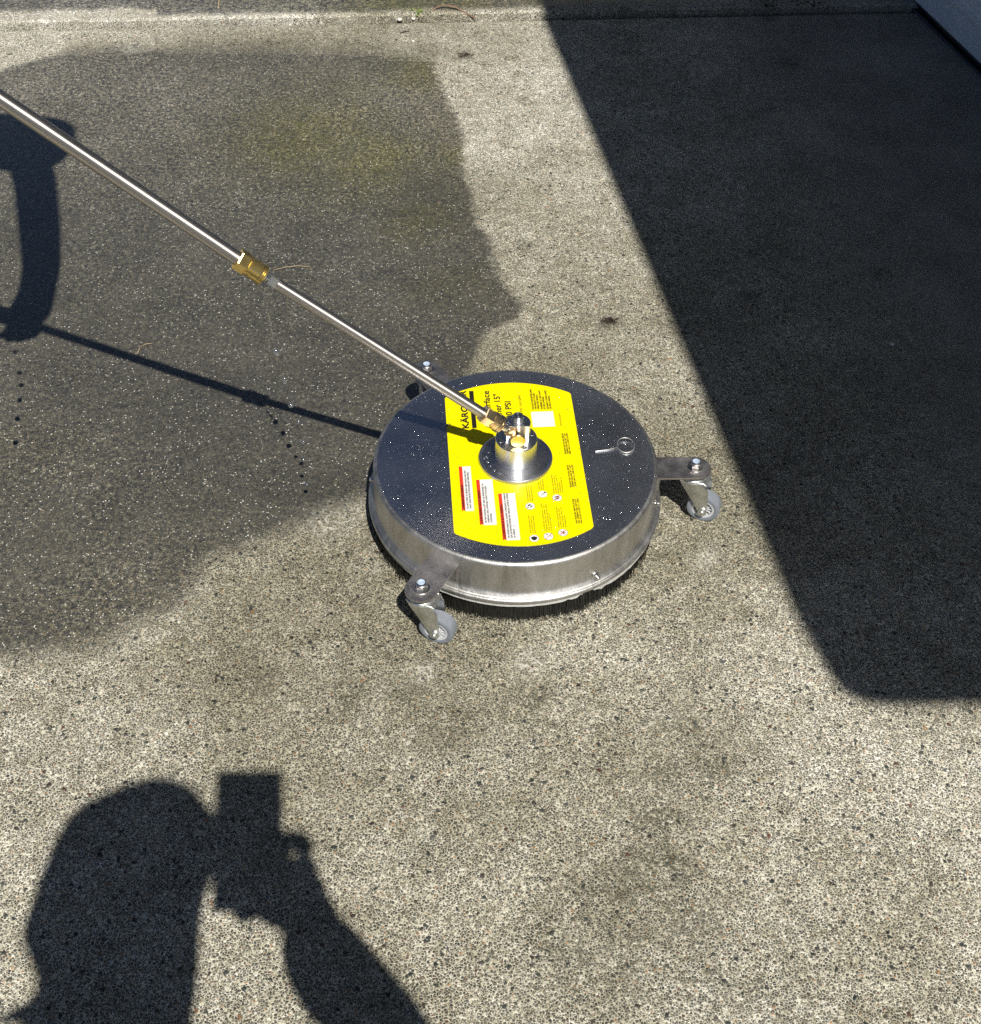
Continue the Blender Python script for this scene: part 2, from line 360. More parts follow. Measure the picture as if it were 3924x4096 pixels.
def sdf(X, Y, P):
    P = np.array(P); d = np.full(X.shape, 1e9); ins = np.zeros(X.shape, bool); n = len(P)
    for i in range(n):
        a, b = P[i], P[(i + 1) % n]; ab = b - a
        t = np.clip(((X - a[0]) * ab[0] + (Y - a[1]) * ab[1]) / (ab @ ab), 0, 1)
        d = np.minimum(d, np.hypot(X - a[0] - t * ab[0], Y - a[1] - t * ab[1]))
        if a[1] != b[1]:
            c_ = ((a[1] > Y) != (b[1] > Y)) & (X < (b[0] - a[0]) * (Y - a[1]) / (b[1] - a[1]) + a[0]); ins ^= c_
    return np.where(ins, d, -d)
def put(me, name, arr):
    a = me.attributes.new(name, 'FLOAT', 'POINT'); a.data.foreach_set('value', arr.astype(np.float32).ravel())
def grid_slab(name, xs, tfun, ts, z, far=False):
    X, T = np.meshgrid(np.array(xs), np.array(ts)); Y = tfun(X, T)
    ny, nx = X.shape
    Z = np.full(X.shape, z)
    jit = np.array([noise.noise(Vector((x_ * 45, 3.0 if far else 7.0, 0))) * .0022 + noise.noise(Vector((x_ * 9, 1.0, 0))) * .003 for x_ in xs])
    Y[0 if far else -1] += jit + (.001 if far else -.001)
    if far: Y[1:5] += jit
    else: Y[-4:-1] += jit * .6
    if not far:
        Z = Z - .004 * np.clip(1 - (J(X) - .004 - Y) / .012, 0, 1) ** 2
    else:
        Z = Z - .005 * np.clip(1 - (Y - J(X) - .004) / .014, 0, 1) ** 2
    verts = np.stack([X, Y, Z], -1).reshape(-1, 3)
    idx = np.arange(nx * ny).reshape(ny, nx)
    F = np.stack([idx[:-1, :-1], idx[:-1, 1:], idx[1:, 1:], idx[1:, :-1]], -1).reshape(-1, 4).tolist()
    # skirt along the joint edge
    row = idx[-1] if not far else idx[0]
    base = len(verts); lo = verts[row].copy(); lo[:, 2] = -.05; verts = np.vstack([verts, lo])
    for i in range(nx - 1):
        q = [int(row[i]), int(row[i + 1]), base + i + 1, base + i]
        F.append(q if far else q[::-1])
    me = bpy.data.meshes.new(name); me.from_pydata(verts.tolist(), [], F); me.update()
    x, y = verts[:, 0], verts[:, 1]
    dj = np.abs(y - J(x))
    wet = sdf(x, y, WET); soft = np.full(x.shape, .016)
    soft = np.where((y < 1.32) & (x < .1), .042, soft); soft = np.where((y > 2.6), .06, soft)
    soft = np.where((y > 2.62) & (x > -.8) & (x < -.1), .12, soft)
    num = np.zeros_like(x); den = np.zeros_like(x)
    for a, b, c_ in CLEAN:
        w_ = 1 / ((x - a) ** 2 + (y - b) ** 2 + .004) ** 1.6; num += w_ * c_; den += w_
    clean = 1.02 + (num / den - 1) * 1.25
    pale = blobs(x, y, PALE); moss = blobs(x, y, MOSS)
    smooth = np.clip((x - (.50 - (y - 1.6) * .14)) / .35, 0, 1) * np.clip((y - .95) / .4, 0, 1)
    if far:
        wet = np.where(x < .05, y - J(x) - .018, (y - J(x) - .03)) ; wet = np.minimum(wet, .2); soft[:] = .02
        wet = np.where(x < -.75, y - J(x) - .055, wet)
        wet = np.where((x < -.9) & (y > J(x) + .145), -.1, wet)
        clean = np.where(x < -.4, 1.25, .9); smooth *= .5
    band = np.exp(-(np.maximum(0, .05 - (x + .62)) * 0)) 
    pale = np.maximum(pale, np.where(x < -.45, .55 * np.exp(-(dj / .03) ** 2), 0))
    moss = np.maximum(moss, .9 * np.exp(-((x + .60) / .05) ** 2 - (dj / .010) ** 2))
    worn_sheen = np.clip(.5 + .9 * np.exp(-((x + .45) ** 2 + (y - 1.06) ** 2) / .02) + .7 * np.exp(-((x + .72) ** 2 / .03 + (y - 1.38) ** 2 / .006)) + 1.1 * np.clip((y - 1.95) / .45, 0, 1) * np.clip((.15 - x) / .3, .3, 1) - .4 * np.exp(-((x + .4) ** 2 / .05 + (y - 1.5) ** 2 / .03)), 0, 1.6)  # worn paste, plus sky sheen on the far wet film painted as paler colour
    for n_, a_ in (('wet', wet), ('soft', soft), ('clean', clean), ('pale', pale), ('moss', moss), ('smooth', smooth), ('spot', blobs(x, y, SPOT)), ('green', blobs(x, y, GREEN) if not far else blobs(x, y, [(-.2, 2.85, .14, 1), (.15, 2.87, .07, .9), (-.45, 2.85, .1, .3)])), ('worn_sheen', worn_sheen)): put(me, n_, a_)
    me.materials.append(M_con)
    o = bpy.data.objects.new(name, me); COL.objects.link(o); tag(o, kind='structure'); return o
xs = sorted(set([-9, -6, -4, -3, -2.4, -2] + [round(-1.7 + .01 * i, 3) for i in range(0, 291)] + [1.5, 2.5, 4, 6, 9]))
ts = [0, .25, .45] + [round(.5 + .5 * i / 330, 5) for i in range(0, 331)]
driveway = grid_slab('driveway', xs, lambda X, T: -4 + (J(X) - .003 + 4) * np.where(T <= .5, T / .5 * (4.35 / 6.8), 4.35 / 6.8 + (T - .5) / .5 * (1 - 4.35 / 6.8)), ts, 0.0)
far_ts = [0, .002, .005, .008, .012, .018, .025] + [.03 + .01 * i for i in range(40)] + [.6, 1, 2, 4, 8]
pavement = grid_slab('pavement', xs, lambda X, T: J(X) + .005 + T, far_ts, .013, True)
bm = bmesh.new(); box(bm, (-9, -4.2, -.06), (9, 4.2, -.045)); bmobj('joint_bed', bm, M_soil, smooth=False); tag(bpy.data.objects['joint_bed'], kind='structure')
bm = bmesh.new(); box(bm, (-150, -150, -.30), (150, 150, -.08)); o = bmobj('ground', bm, M_ground, smooth=False); tag(o, kind='structure')

# ---------------------------------------------------------------- surface cleaner
CX, CY, ZT = .03224, 1.26607, .107
SC = empty('surface_cleaner', (CX, CY, 0))
tag(SC, 'round stainless steel surface cleaner with yellow label and three caster wheels on the concrete', 'surface cleaner')
def fillet(cx, cz, r, a0, a1, n): return [(cx + r * math.cos(math.radians(a0 + (a1 - a0) * i / n)), cz + r * math.sin(math.radians(a0 + (a1 - a0) * i / n))) for i in range(n + 1)]
# lid and side wall are one pressing: lid is the flat disc, wall turns down into a rolled bead
bm = bmesh.new()
prof = [(0, ZT), (.10, ZT)] + [(.1837, ZT)]
lathe(bm, [(0, ZT), (.06, ZT), (.12, ZT), (.1848, ZT)], 160); bmobj('lid', bm, M_lid, SC, True, None)
bm = bmesh.new()
prof = fillet(.1848, ZT - .0055, .0055, 90, 0, 8) + [(.1905, .085), (.1912, .060), (.1925, .0555)] + fillet(.1990, .0552, .0045, 200, 250, 3) + \
    [(.1968, .0495)] + fillet(.1955, .0452, .0042, 70, -90, 8) + [(.190, .040), (.186, .045), (.186, .1)]
rings = lathe(bm, prof, 160)
for v in bm.verts:   # sheet steel is never perfectly round
    a = math.atan2(v.co.y, v.co.x); f_ = 1 + .0012 * math.sin(3 * a + 1) + .0006 * math.sin(11 * a) if v.co.z < .09 else 1
    v.co.x *= f_; v.co.y *= f_
bmobj('housing', bm, M_wall, SC, True, 50)
# pale lip that holds the brush, with a torn gap on the near right
bm = bmesh.new(); N = 300; prev = None; first = None
for i in range(N):
    a = 2 * math.pi * i / N; d = math.degrees(a)
    gap = 296.5 < d < 300.5
    if gap: prev = None; continue
    jag = .0018 * max(0, noise.noise(Vector((d * .35, 2, 0)))) * (2.2 if 290 < d < 325 else .8) + (.0035 if 300 < d < 303 or 294 < d < 296.5 else 0)
    if 300 < d < 322: jag -= .0030 * (.5 + noise.noise(Vector((d * .9, 5, 0))))
    zz = .0350 + jag
    q = [bm.verts.new((r * math.cos(a), r * math.sin(a), z)) for r, z in ((.1895, .0412), (.1962, .0410), (.1972, zz + .0008), (.1950, zz), (.1895, zz))]
    if prev:
        for k_ in range(5): bm.faces.new((prev[k_], q[k_], q[(k_ + 1) % 5], prev[(k_ + 1) % 5]))
    if first is None and i == 0: first = q
    prev = q
if prev and first:
    for k_ in range(5): bm.faces.new((prev[k_], first[k_], first[(k_ + 1) % 5], prev[(k_ + 1) % 5]))
bmobj('brush_lip', bm, M_lip, SC, True, 40)
# bristle skirt
bm = bmesh.new()
lathe(bm, [(.1890, .040), (.1872, .004), (.180, .003), (.180, .040)], 120)
for i in range(8500):
    a = rnd.uniform(0, 2 * math.pi); r0 = rnd.uniform(.186, .1925); lean = rnd.gauss(0, .012); out = rnd.gauss(-.003, .0035)
    if 296 < math.degrees(a) < 301: out += .002
    L0 = .038; z1 = max(.0006, rnd.gauss(.0025, .0018))
    c0 = Vector((r0 * math.cos(a), r0 * math.sin(a), L0)); r1 = r0 + out
    c1 = Vector((r1 * math.cos(a + lean), r1 * math.sin(a + lean), z1)); rr_ = .00032
    tx = Vector((-math.sin(a), math.cos(a), 0)) * rr_; ty = Vector((math.cos(a), math.sin(a), 0)) * rr_
    A_ = [bm.verts.new(c0 + v) for v in (tx + ty, -tx + ty, -ty * 1.2)]; B_ = [bm.verts.new(c1 + v * .8) for v in (tx + ty, -tx + ty, -ty * 1.2)]
    for k_ in range(3): bm.faces.new((A_[k_], A_[(k_ + 1) % 3], B_[(k_ + 1) % 3], B_[k_]))
bmobj('brush', bm, M_bristle, SC, False)
# side screws
for deg, rr_ in ((178, .1915), (-57.5, .1915), (62, .1915), (-9, .1915)):
    a = math.radians(deg); d = Vector((math.cos(a), math.sin(a), 0)); bm = bmesh.new()
    lathe(bm, [(0, -.002), (.0052, -.002), (.0054, .001), (.0040, .0022), (.0034, .0026), (.0034, .006), (.0026, .0072), (0, .0076)], 20, d * rr_ + Vector((0, 0, .0585)), d)
    bmobj('side_screw', bm, M_nut, SC, True, 30)

# yellow label ------------------------------------------------
LA = math.radians(4.7)
def LP(u, v, z=0.0): return Vector((u * math.cos(LA) - v * math.sin(LA), u * math.sin(LA) + v * math.cos(LA), ZT + z))
def label_poly(name, pts, mat, z, parent, th=.00012):
    bm = bmesh.new(); A_ = [bm.verts.new(LP(u, v, z)) for u, v in pts]; B_ = [bm.verts.new(LP(u, v, z - th)) for u, v in pts]
    bm.faces.new(A_)
    for i in range(len(pts)): j = (i + 1) % len(pts); bm.faces.new((A_[i], B_[i], B_[j], A_[j]))
    bmesh.ops.triangulate(bm, faces=[f for f in bm.faces if len(f.verts) > 4])
    return bmobj(name, bm, mat, parent, False)
HW = .0888; R_ = .1585; a0 = math.degrees(math.acos((HW - .002) / R_))
arc = [(R_ * math.cos(math.radians(a0 + (180 - 2 * a0) * i / 40)), R_ * math.sin(math.radians(a0 + (180 - 2 * a0) * i / 40))) for i in range(41)]
vt = R_ * math.sin(math.radians(a0)); 
poly = [(HW, -vt + .0035), (HW, vt - .0035)] + arc + [(-HW, vt - .0035), (-HW, -vt + .0035)] + [(x, -y) for x, y in arc[::-1]]
label = label_poly('label', poly, M_yellow, .00045, SC)
_fonts = {}
def text_mesh(s, size):
    cu = bpy.data.curves.new('t', 'FONT'); cu.body = s; cu.size = size; cu.resolution_u = 3
    o = bpy.data.objects.new('t', cu); COL.objects.link(o)
    dg = bpy.context.evaluated_depsgraph_get(); dg.update()
    me = bpy.data.meshes.new_from_object(o.evaluated_get(dg))
    bpy.data.objects.remove(o); return me
def lettering(name, items, mat, parent, z=.0008):
    """items: (string, u of baseline, v start, length along v or None, cap height)"""
    V = []; F = []
    for s, u0, v0, length, cap, *fat in items:
        me = text_mesh(s, 1.0)
        co = np.array([v.co[:] for v in me.vertices])
        if len(co) == 0: continue
        ref = .729                                     # cap height of the built-in face
        x = co[:, 0] - co[:, 0].min(); y = co[:, 1]
        sx = (length / x.max()) if length else cap / ref * .86
        offs = [(0, 0)] + ([(fat[0], 0), (0, fat[0]), (fat[0], fat[0])] if fat else [])
        for q, (du, dv) in enumerate(offs):
            b = len(V)
            for xi, yi in zip(x * sx, y * cap / ref): V.append(LP(u0 - yi + du, v0 + xi + dv, z + q * .00002))
            F += [[b + i for i in p.vertices] for p in me.polygons]
        bpy.data.meshes.remove(me)
    me = bpy.data.meshes.new(name); me.from_pydata([v[:] for v in V], [], F); me.update()
    return link(name, me, mat, parent, False)
lettering('wordmark', [("KÄRCHER", -.0589, .0648, .0785, .0092, .0008)], M_ink, label)
label_poly('underline_bar', [(-.0540, .0650), (-.0478, .0650), (-.0478, .1432), (-.0540, .1432)], M_ink, .0007, label)
lettering('title_lettering', [("Pro Surface", -.0264, .0655, .0760, .0090, .00045), ("Cleaner 15\"", -.0118, .0655, .0685, .0090, .00045), ("4000 PSI", .0023, .0655, .0520, .0086, .00045), ("MAX 4000 PSI / 4.0 GPM", .0178, .0655, .0640, .0036)], M_ink, label)
lines = [("SCAN QR CODE BEFORE USING", .0340), ("THIS PRODUCT TO READ", .0378), ("OPERATOR'S MANUAL", .0416), ("NUMÉRISEZ LE CODE AVANT", .0462), ("DE LIRE LE MANUEL", .0500), ("ESCANEE EL CÓDIGO ANTES", .0546), ("DE LEER EL MANUAL", .0584)]
lettering('manual_note', [(s, u, .0988, None, .0026, .00015) for s, u in lines], M_ink, label)
label_poly('white_panel', [(.0292, .0624), (.0600, .0624), (.0600, .0938), (.0292, .0938)], M_white, .0006, label)
lettering('item_number', [("ITEM # 8.756-856.0", .0692, .0623, .0262, .0019)], M_ink, label)
for i, (u, v, vv) in enumerate(((.0690, .0058, .0470), (.0690, -.0578, -.0155), (.0690, -.1235, -.0790))):
    s3 = [("PRESSION MAX 275 BAR 4000 PSI", "TEMPÉRATURE MAX 60°C 140°F", "DÉBIT MAX 15.1 L/MIN 4.0 GPM"), ("PRESIÓN MÁX 275 BAR 4000 PSI", "TEMPERATURA MÁX 60°C 140°F", "CAUDAL MÁX 15.1 L/MIN 4.0 GPM"), ("MAX PRESSURE 4000 PSI 275 BAR", "MAX TEMPERATURE 140°F 60°C", "MAX FLOW 4.0 GPM 15.1 L/MIN")][i]
    lettering('rating_text', [(s, u + .0031 * k_, v, vv - v, .0023, .00012) for k_, s in enumerate(s3)], M_ink, label)
for (ua, ub, va, vb, head, body) in ((-.0767, -.0610, -.0932, -.0103, "▲ WARNING HIGH PRESSURE", ("DO NOT POINT AT PEOPLE. KEEP HANDS AND FEET", "AWAY. READ INSTRUCTIONS BEFORE OPERATING.", "")),
                                 (-.0552, -.0338, -.1195, -.0367, "▲ AVERTISSEMENT HAUTE PRESSION", ("NE PAS POINTER LE JET VERS LES PERSONNES OU", "ANIMAUX. LIRE LE MANUEL AVANT D'UTILISER", "L'APPAREIL")),
                                 (-.0281, -.0062, -.1476, -.0640, "▲ ADVERTENCIA ALTA PRESIÓN", ("NO APUNTE NUNCA EL CHORRO A PERSONAS O ANIMALES.", "LEA LAS INSTRUCCIONES DEL MANUAL ANTES DE OPERAR", "LA UNIDAD"))):
    wp = label_poly('warning_panel', [(ua + .0046, va), (ub, va), (ub, vb), (ua + .0046, vb)], M_white, .0006, label)
    label_poly('red_strip', [(ua, va), (ua + .0023, va + .0022), (ua + .0046, va), (ua + .0046, vb), (ua, vb)], M_red, .00062, label)
    lettering('warning_heading', [(head.replace("▲ ", ""), ua + .0036, va + .0060, (vb - va) * (.50 if ub < -.05 else .68), .0028, .00025)], M_ink, label)
    label_poly('warning_triangle', [(ua + .0037, va + .0024), (ua + .0037, va + .0050), (ua + .0010, va + .0037)], M_ink, .00075, label)
    lettering('warning_text', [(s, ua + .0088 + .0036 * k_, va + .004, ((vb - va) * .92) * len(s) / 46, .0023, .00016) for k_, s in enumerate(body) if s], M_ink, label, .0008)
def ring_poly(bm, u, v, r0, r1, z, n=28):
    A_ = [bm.verts.new(LP(u + r0 * math.cos(t), v + r0 * math.sin(t), z)) for t in [2 * math.pi * i / n for i in range(n)]]
    B_ = [bm.verts.new(LP(u + r1 * math.cos(t), v + r1 * math.sin(t), z)) for t in [2 * math.pi * i / n for i in range(n)]]
    for i in range(n): j = (i + 1) % n; bm.faces.new((A_[i], A_[j], B_[j], B_[i]))
def bar(bm, u0, v0, u1, v1, w_, z):
    d = Vector((u1 - u0, v1 - v0)).normalized(); p = Vector((-d.y, d.x)) * w_ / 2
    bm.faces.new([bm.verts.new(LP(*q, z)) for q in ((u0 + p.x, v0 + p.y), (u1 + p.x, v1 + p.y), (u1 - p.x, v1 - p.y), (u0 - p.x, v0 - p.y))])
icons = [(.0114, -.0892, 'read', .0105, -.0800, -.0505, 3), (.0297, -.0683, 'tool', .0268, -.0600, -.0400, 3), (.0479, -.0759, 'feet', .0455, -.0668, -.0330, 5), (.0114, -.1461, 'goggles', .0085, -.1370, -.1060, 3), (.0297, -.1438, 'hand', .0268, -.1340, -.0850, 4), (.0487, -.1383, 'spray', .0455, -.1290, -.0930, 4)]
srcs = ["Read instruction manual", "before operating this", "surface cleaner unit", "Keep hands clear of", "the rotating spray bar", "at all times when on"]
for u, v, kind, tu, tv0, tv1, nl in icons:
    label_poly('pictogram', [(u + .0060 * math.cos(t), v + .0060 * math.sin(t)) for t in [2 * math.pi * i / 28 for i in range(28)]], M_white, .0006, label)
    bm = bmesh.new(); ring_poly(bm, u, v, .0059, .0063, .0007)
    if kind == 'goggles':
        ring_poly(bm, u, v, 0, .0034, .0007); bar(bm, u - .0038, v + .001, u + .0038, v + .001, .0028, .00072)
    elif kind == 'read':
        bar(bm, u - .003, v + .001, u + .001, v + .003, .0022, .0007); bar(bm, u, v - .002, u + .003, v + .001, .0016, .00072); ring_poly(bm, u - .003, v - .002, 0, .0010, .0007)
    elif kind == 'feet':
        bar(bm, u - .0035, v + .001, u + .003, v + .003, .0018, .0007); bar(bm, u - .003, v - .003, u + .003, v + .000, .0018, .00071)
    elif kind == 'tool': bar(bm, u - .002, v - .002, u + .003, v + .003, .0007, .0007); ring_poly(bm, u + .003, v + .003, 0, .0012, .0007)
    elif kind == 'hand': bar(bm, u - .003, v + .003, u, v + .0035, .0010, .0007); bar(bm, u + .001, v + .001, u + .004, v + .000, .0010, .0007)
    else:
        for t in range(5): bar(bm, u, v, u + .0036 * math.cos(t * 1.26), v + .0036 * math.sin(t * 1.26), .0009, .0007 + t * 2e-5)
    bmobj('pictogram_ink', bm, M_ink, label, False)
    if kind in ('feet', 'hand', 'spray'):
        bm = bmesh.new(); bar(bm, u - .0042, v - .0042, u + .0042, v + .0042, .0007, .00082)
        if kind == 'spray': bar(bm, u - .0042, v + .0042, u + .0042, v - .0042, .0005, .00084)
        bmobj('red_slash', bm, M_red, label, False)
    its = []
    for k_ in range(nl):
        L_ = (tv1 - tv0) * (1, .92, .97, .6, .85)[k_]
        its.append((srcs[(k_ + int(abs(u) * 900)) % 6], tu + .0029 * k_, tv0, L_, .0019))
    lettering('pictogram_note', its, M_ink, label)

# hub on the lid ------------------------------------------------
bm = bmesh.new()
lathe(bm, [(.0494, ZT - .0005), (.0496, ZT + .0035), (.0490, ZT + .0052), (.0478, ZT + .0058), (.0452, ZT + .0046), (.0380, ZT + .0049), (.0300, ZT + .0054), (.0268, ZT + .0056)], 96)
bmobj('hub_flange', bm, M_flange, SC, True, 25)
bm = bmesh.new(); zc = ZT + .0055
lathe(bm, [(.0268, zc - .004), (.0268, zc + .0006), (.0277, zc + .0010), (.0277, zc + .0330), (.0270, zc + .0340), (.0, zc + .0340)], 96)
bmobj('hub_collar', bm, M_alu, SC, True, 25)
# upright clevis: a turned post with its near half milled away over the swivel barrel
zt2 = zc + .0335
bm = bmesh.new(); n = 40; pts = []
for i in range(n + 1):
    a = math.radians(-28 + 236 * i / n); pts.append((.0166 * math.cos(a), .0166 * math.sin(a)))
prism(bm, pts, zt2 - .001, zt2 + .0255); bevel(bm, .0007, 2, 40)
post = bmobj('swivel_post', bm, M_alu, SC, True, 30); post.location = (.0015, .002, 0)
bm = bmesh.new(); lathe(bm, [(.0072, zt2 + .0250), (.0072, zt2 + .0310), (.0062, zt2 + .0322), (0, zt2 + .0322)], 6 * 6, Vector((.0015, .0085, 0))); bmobj('post_cap', bm, M_alu, SC, True, 30)
for a_, r_ in ((20, .022), (200, .022), (300, .0215)):
    a = math.radians(a_); bm = bmesh.new(); lathe(bm, [(.0032, zt2), (.0030, zt2 + .0010), (.0012, zt2 + .0014), (0, zt2 + .0008)], 16, Vector((r_ * math.cos(a), r_ * math.sin(a), 0))); bmobj('set_screw', bm, M_nut, SC, True, 30)
bd = Vector((.02, -1, -.0)).normalized(); bc = Vector((.0015, -.002, zt2 + .0110))
bm = bmesh.new(); lathe(bm, [(0, -.010), (.0102, -.010), (.0102, .0160), (.0098, .0166)], 48, bc, bd); bmobj('swivel_barrel', bm, M_bright, SC, True, 30)
bm = bmesh.new(); lathe(bm, [(.0098, .0166), (.0094, .0172), (.0, .0172)], 48, bc, bd); bmobj('barrel_plug', bm, M_brass, SC, True, 30)

# casters ------------------------------------------------
def local(parent_dir):      # frame for bracket pointing outward
    d = Vector((math.cos(parent_dir), math.sin(parent_dir), 0)); return Matrix.Rotation(parent_dir, 4, 'Z')
def hexnut(bm, r, z0, z1, org=(0, 0, 0), rot=0.0):
    o_ = Vector(org); lathe(bm, [(r * .55, z0), (r, z0), (r, z1 - .0008), (r * .9, z1), (r * .5, z1)], 6, o_, rot=rot)
def make_caster(deg, trail):
    a = math.radians(deg); Mz = Matrix.Rotation(a, 4, 'Z'); RB = .2437; zp = .0888
    # bracket: tongue with a round end and a tab turned down on the wall
    bm = bmesh.new(); hw = .0205
    pl = [(.1885, -hw), (RB + .001, -hw)] + [(RB + .001 + hw * math.sin(t), -hw * math.cos(t)) for t in [math.pi * i / 18 for i in range(1, 18)]] + [(RB + .001, hw), (.1885, hw)]
    prism(bm, pl, zp - .0030, zp); 
    prism(bm, [(.1900, -hw), (.1935, -hw), (.1935, hw), (.1900, hw)], zp - .024, zp - .0031)
    bevel(bm, .0006, 1, 50); xform(bm, Mz)
    br = bmobj('caster_bracket', bm, M_plate, SC, True, 30)
    bm = bmesh.new(); lathe(bm, [(.0104, zp + .0001), (.0104, zp + .0012), (.005, zp + .0013)], 30, Mz @ Vector((RB, 0, 0))); bmobj('washer', bm, M_nut, br, True, 30)
    bm = bmesh.new(); hexnut(bm, .0082, zp + .0013, zp + .0078, Mz @ Vector((RB, 0, 0)), a + .3)
    lathe(bm, [(.0068, zp + .0076), (.0069, zp + .0104), (.0062, zp + .0113), (.0050, zp + .0114)], 28, Mz @ Vector((RB, 0, 0))); bmobj('lock_nut', bm, M_nut, br, True, 30)
    bm = bmesh.new(); lathe(bm, [(.0051, zp + .0111), (.0038, zp + .0104), (.0032, zp + .0092), (0, zp + .0098)], 28, Mz @ Vector((RB, 0, 0))); bmobj('nut_insert', bm, M_blue, br, True, 30)
    # caster, built round its swivel axis with the wheel trailing along +x
    cs = empty('caster', Mz @ Vector((RB, 0, 0)), math.atan2(trail.y, trail.x)); cs.parent = SC
    bm = bmesh.new(); hexnut(bm, .0066, zp - .0075, zp - .0032); lathe(bm, [(.0038, zp - .014), (.0038, zp - .007)], 16); bmobj('swivel_nut', bm, M_nut, cs, True, 30)
    bm = bmesh.new(); zr = zp - .0105
    lathe(bm, [(.004, zr + .0004), (.0080, zr), (.0120, zr - .0012), (.0152, zr - .0034), (.0160, zr - .0050), (.0150, zr - .0058), (0, zr - .0058)], 40)
    bmobj('swivel_race', bm, M_zinc, cs, True, 40)
    # fork: a bent plate; top pan, shoulders, two tapering legs down to the axle
    R_w, W_w, ox = .0230, .0185, .0208
    bm = bmesh.new(); zf = zr - .0056; hy = W_w / 2 + .0026
    top = [(.0170 * math.cos(t), .0170 * math.sin(t)) for t in [math.radians(60 + 240 * i / 24) for i in range(25)]] + [(.0215, -hy - .0005), (.0215, hy + .0005)]
    prism(bm, top, zf - .0022, zf)
    for s_ in (-1, 1):
        # leg outline in x,z
        o2 = [(-.0165, zf - .0005), (-.0168, zf - .0060), (-.0140, zf - .0110), (.0060, .0370), (ox - .0062, R_w - .0010), (ox - .0045, R_w - .0045), (ox, R_w - .0066), (ox + .0046, R_w - .0040), (ox + .0056, R_w + .0040), (ox + .0034, zf - .0130), (ox + .0005, zf - .0070), (.0150, zf - .0040), (.0140, zf - .0005)]
        ys = (s_ * hy, s_ * (hy + .0020)); L1 = []; L2 = []
        for x_, z_ in o2:
            fl = 1.0 if z_ < zf - .012 else 1.0
            pull = max(0, -x_ + .002) * .30                   # front of the legs curls in under the pan
            L1.append(bm.verts.new((x_, ys[0] - s_ * pull, z_))); L2.append(bm.verts.new((x_, ys[1] - s_ * pull, z_)))
        bm.faces.new(L1); bm.faces.new(L2[::-1])
        for i in range(len(o2)): j = (i + 1) % len(o2); bm.faces.new((L1[i], L2[i], L2[j], L1[j]))
    bmesh.ops.triangulate(bm, faces=[f for f in bm.faces if len(f.verts) > 4])
    for s_ in (-1, 1):      # rolled shoulder of the pressing
        tube(bm, [(-.0168, s_ * (hy - .0045), zf - .0022), (-.0120, s_ * (hy - .0010), zf - .0020), (-.0040, s_ * (hy + .0004), zf - .0018), (.0080, s_ * hy, zf - .0008), (.0160, s_ * hy, zf - .0004), (ox - .001, s_ * hy, zf - .0030)], [.0020, .0024, .0024, .0022, .0022, .0018], 12)
    bmobj('fork', bm, M_zinc, cs, True, 32)
    ax = Vector((ox, 0, R_w)); Y = Vector((0, 1, 0))
    bm = bmesh.new(); h2 = hy + .0060
    lathe(bm, [(0, -h2), (.0020, -h2), (.0030, -h2 + .0012), (.0030, -hy - .0042), (.0060, -hy - .0042), (.0060, -hy - .0018), (.0026, -hy), (.0026, hy), (.0052, hy + .0018), (.0052, hy + .0030), (.0030, hy + .0030), (.0030, h2 - .001), (0, h2)], 24, ax, Y); bmobj('axle', bm, M_zinc, cs, True, 30)
    wh = W_w / 2
    bm = bmesh.new(); lathe(bm, [(.0153, -wh + .0006), (.0162, -wh), (.0208, -wh), (.0227, -wh + .0010), (R_w, -wh + .0034), (R_w, wh - .0034), (.0227, wh - .0010), (.0208, wh), (.0162, wh), (.0153, wh - .0006)], 64, ax, Y, closed=True); bmobj('tyre', bm, M_tyre, cs, True, 40)
    bm = bmesh.new(); lathe(bm, [(.0126, -wh + .0006), (.0154, -wh + .0002), (.0156, wh - .0002), (.0126, wh - .0006)], 48, ax, Y, closed=True)
    lathe(bm, [(.0026, -wh + .0005), (.0052, -wh + .0005), (.0052, wh - .0005), (.0026, wh - .0005)], 24, ax, Y, closed=True)
    for i in range(12):
        t = 2 * math.pi * i / 12; d = Vector((math.cos(t), 0, math.sin(t))); p = Vector((-d.z, 0, d.x)) * .0006
        q = []
        for yy in (-wh + .002, wh - .002):
            for rr2 in (.005, .0128): q += [ax + d * rr2 + p + Y * yy, ax + d * rr2 - p + Y * yy]
        vs = [bm.verts.new(v) for v in q]
        for f in ((0, 1, 3, 2), (4, 6, 7, 5), (0, 4, 5, 1), (2, 3, 7, 6), (0, 2, 6, 4), (1, 5, 7, 3)): bm.faces.new([vs[i2] for i2 in f])
    bmobj('wheel_hub', bm, M_hub, cs, True, 30)
    bm = bmesh.new(); lathe(bm, [(.0050, -.0008), (.0128, -.0008), (.0128, .0008), (.0050, .0008)], 40, ax, Y, closed=True); bmobj('hub_web', bm, M_black, cs, True, 30)
TR = Vector((.954, -.30, 0))
make_caster(2.4, TR); make_caster(-118.3, TR); make_caster(121.9, Vector((.35, -.93, 0)))

# ---------------------------------------------------------------- spray wand
hub = Vector((CX, CY, 0)) + Vector((.0015, -.0045, zt2 + .0085))
coup = Vector((-.27938, 1.23553, .43043)); updir = Vector((-.736842, -.036686, .675069))
ld = (coup - hub).normalized(); LW = (coup - hub).length
WD = empty('spray_wand', hub)
tag(WD, 'long stainless spray wand with brass couplers slanting up from the hub of the surface cleaner', 'spray wand')
def P(o_, d, s): return o_ + d * s - hub
def wpart(name, prof, org, d, mat, seg=40, sharp=30, rot=0.0):
    bm = bmesh.new(); lathe(bm, prof, seg, org - hub, d, rot); return bmobj(name, bm, mat, WD, True, sharp)
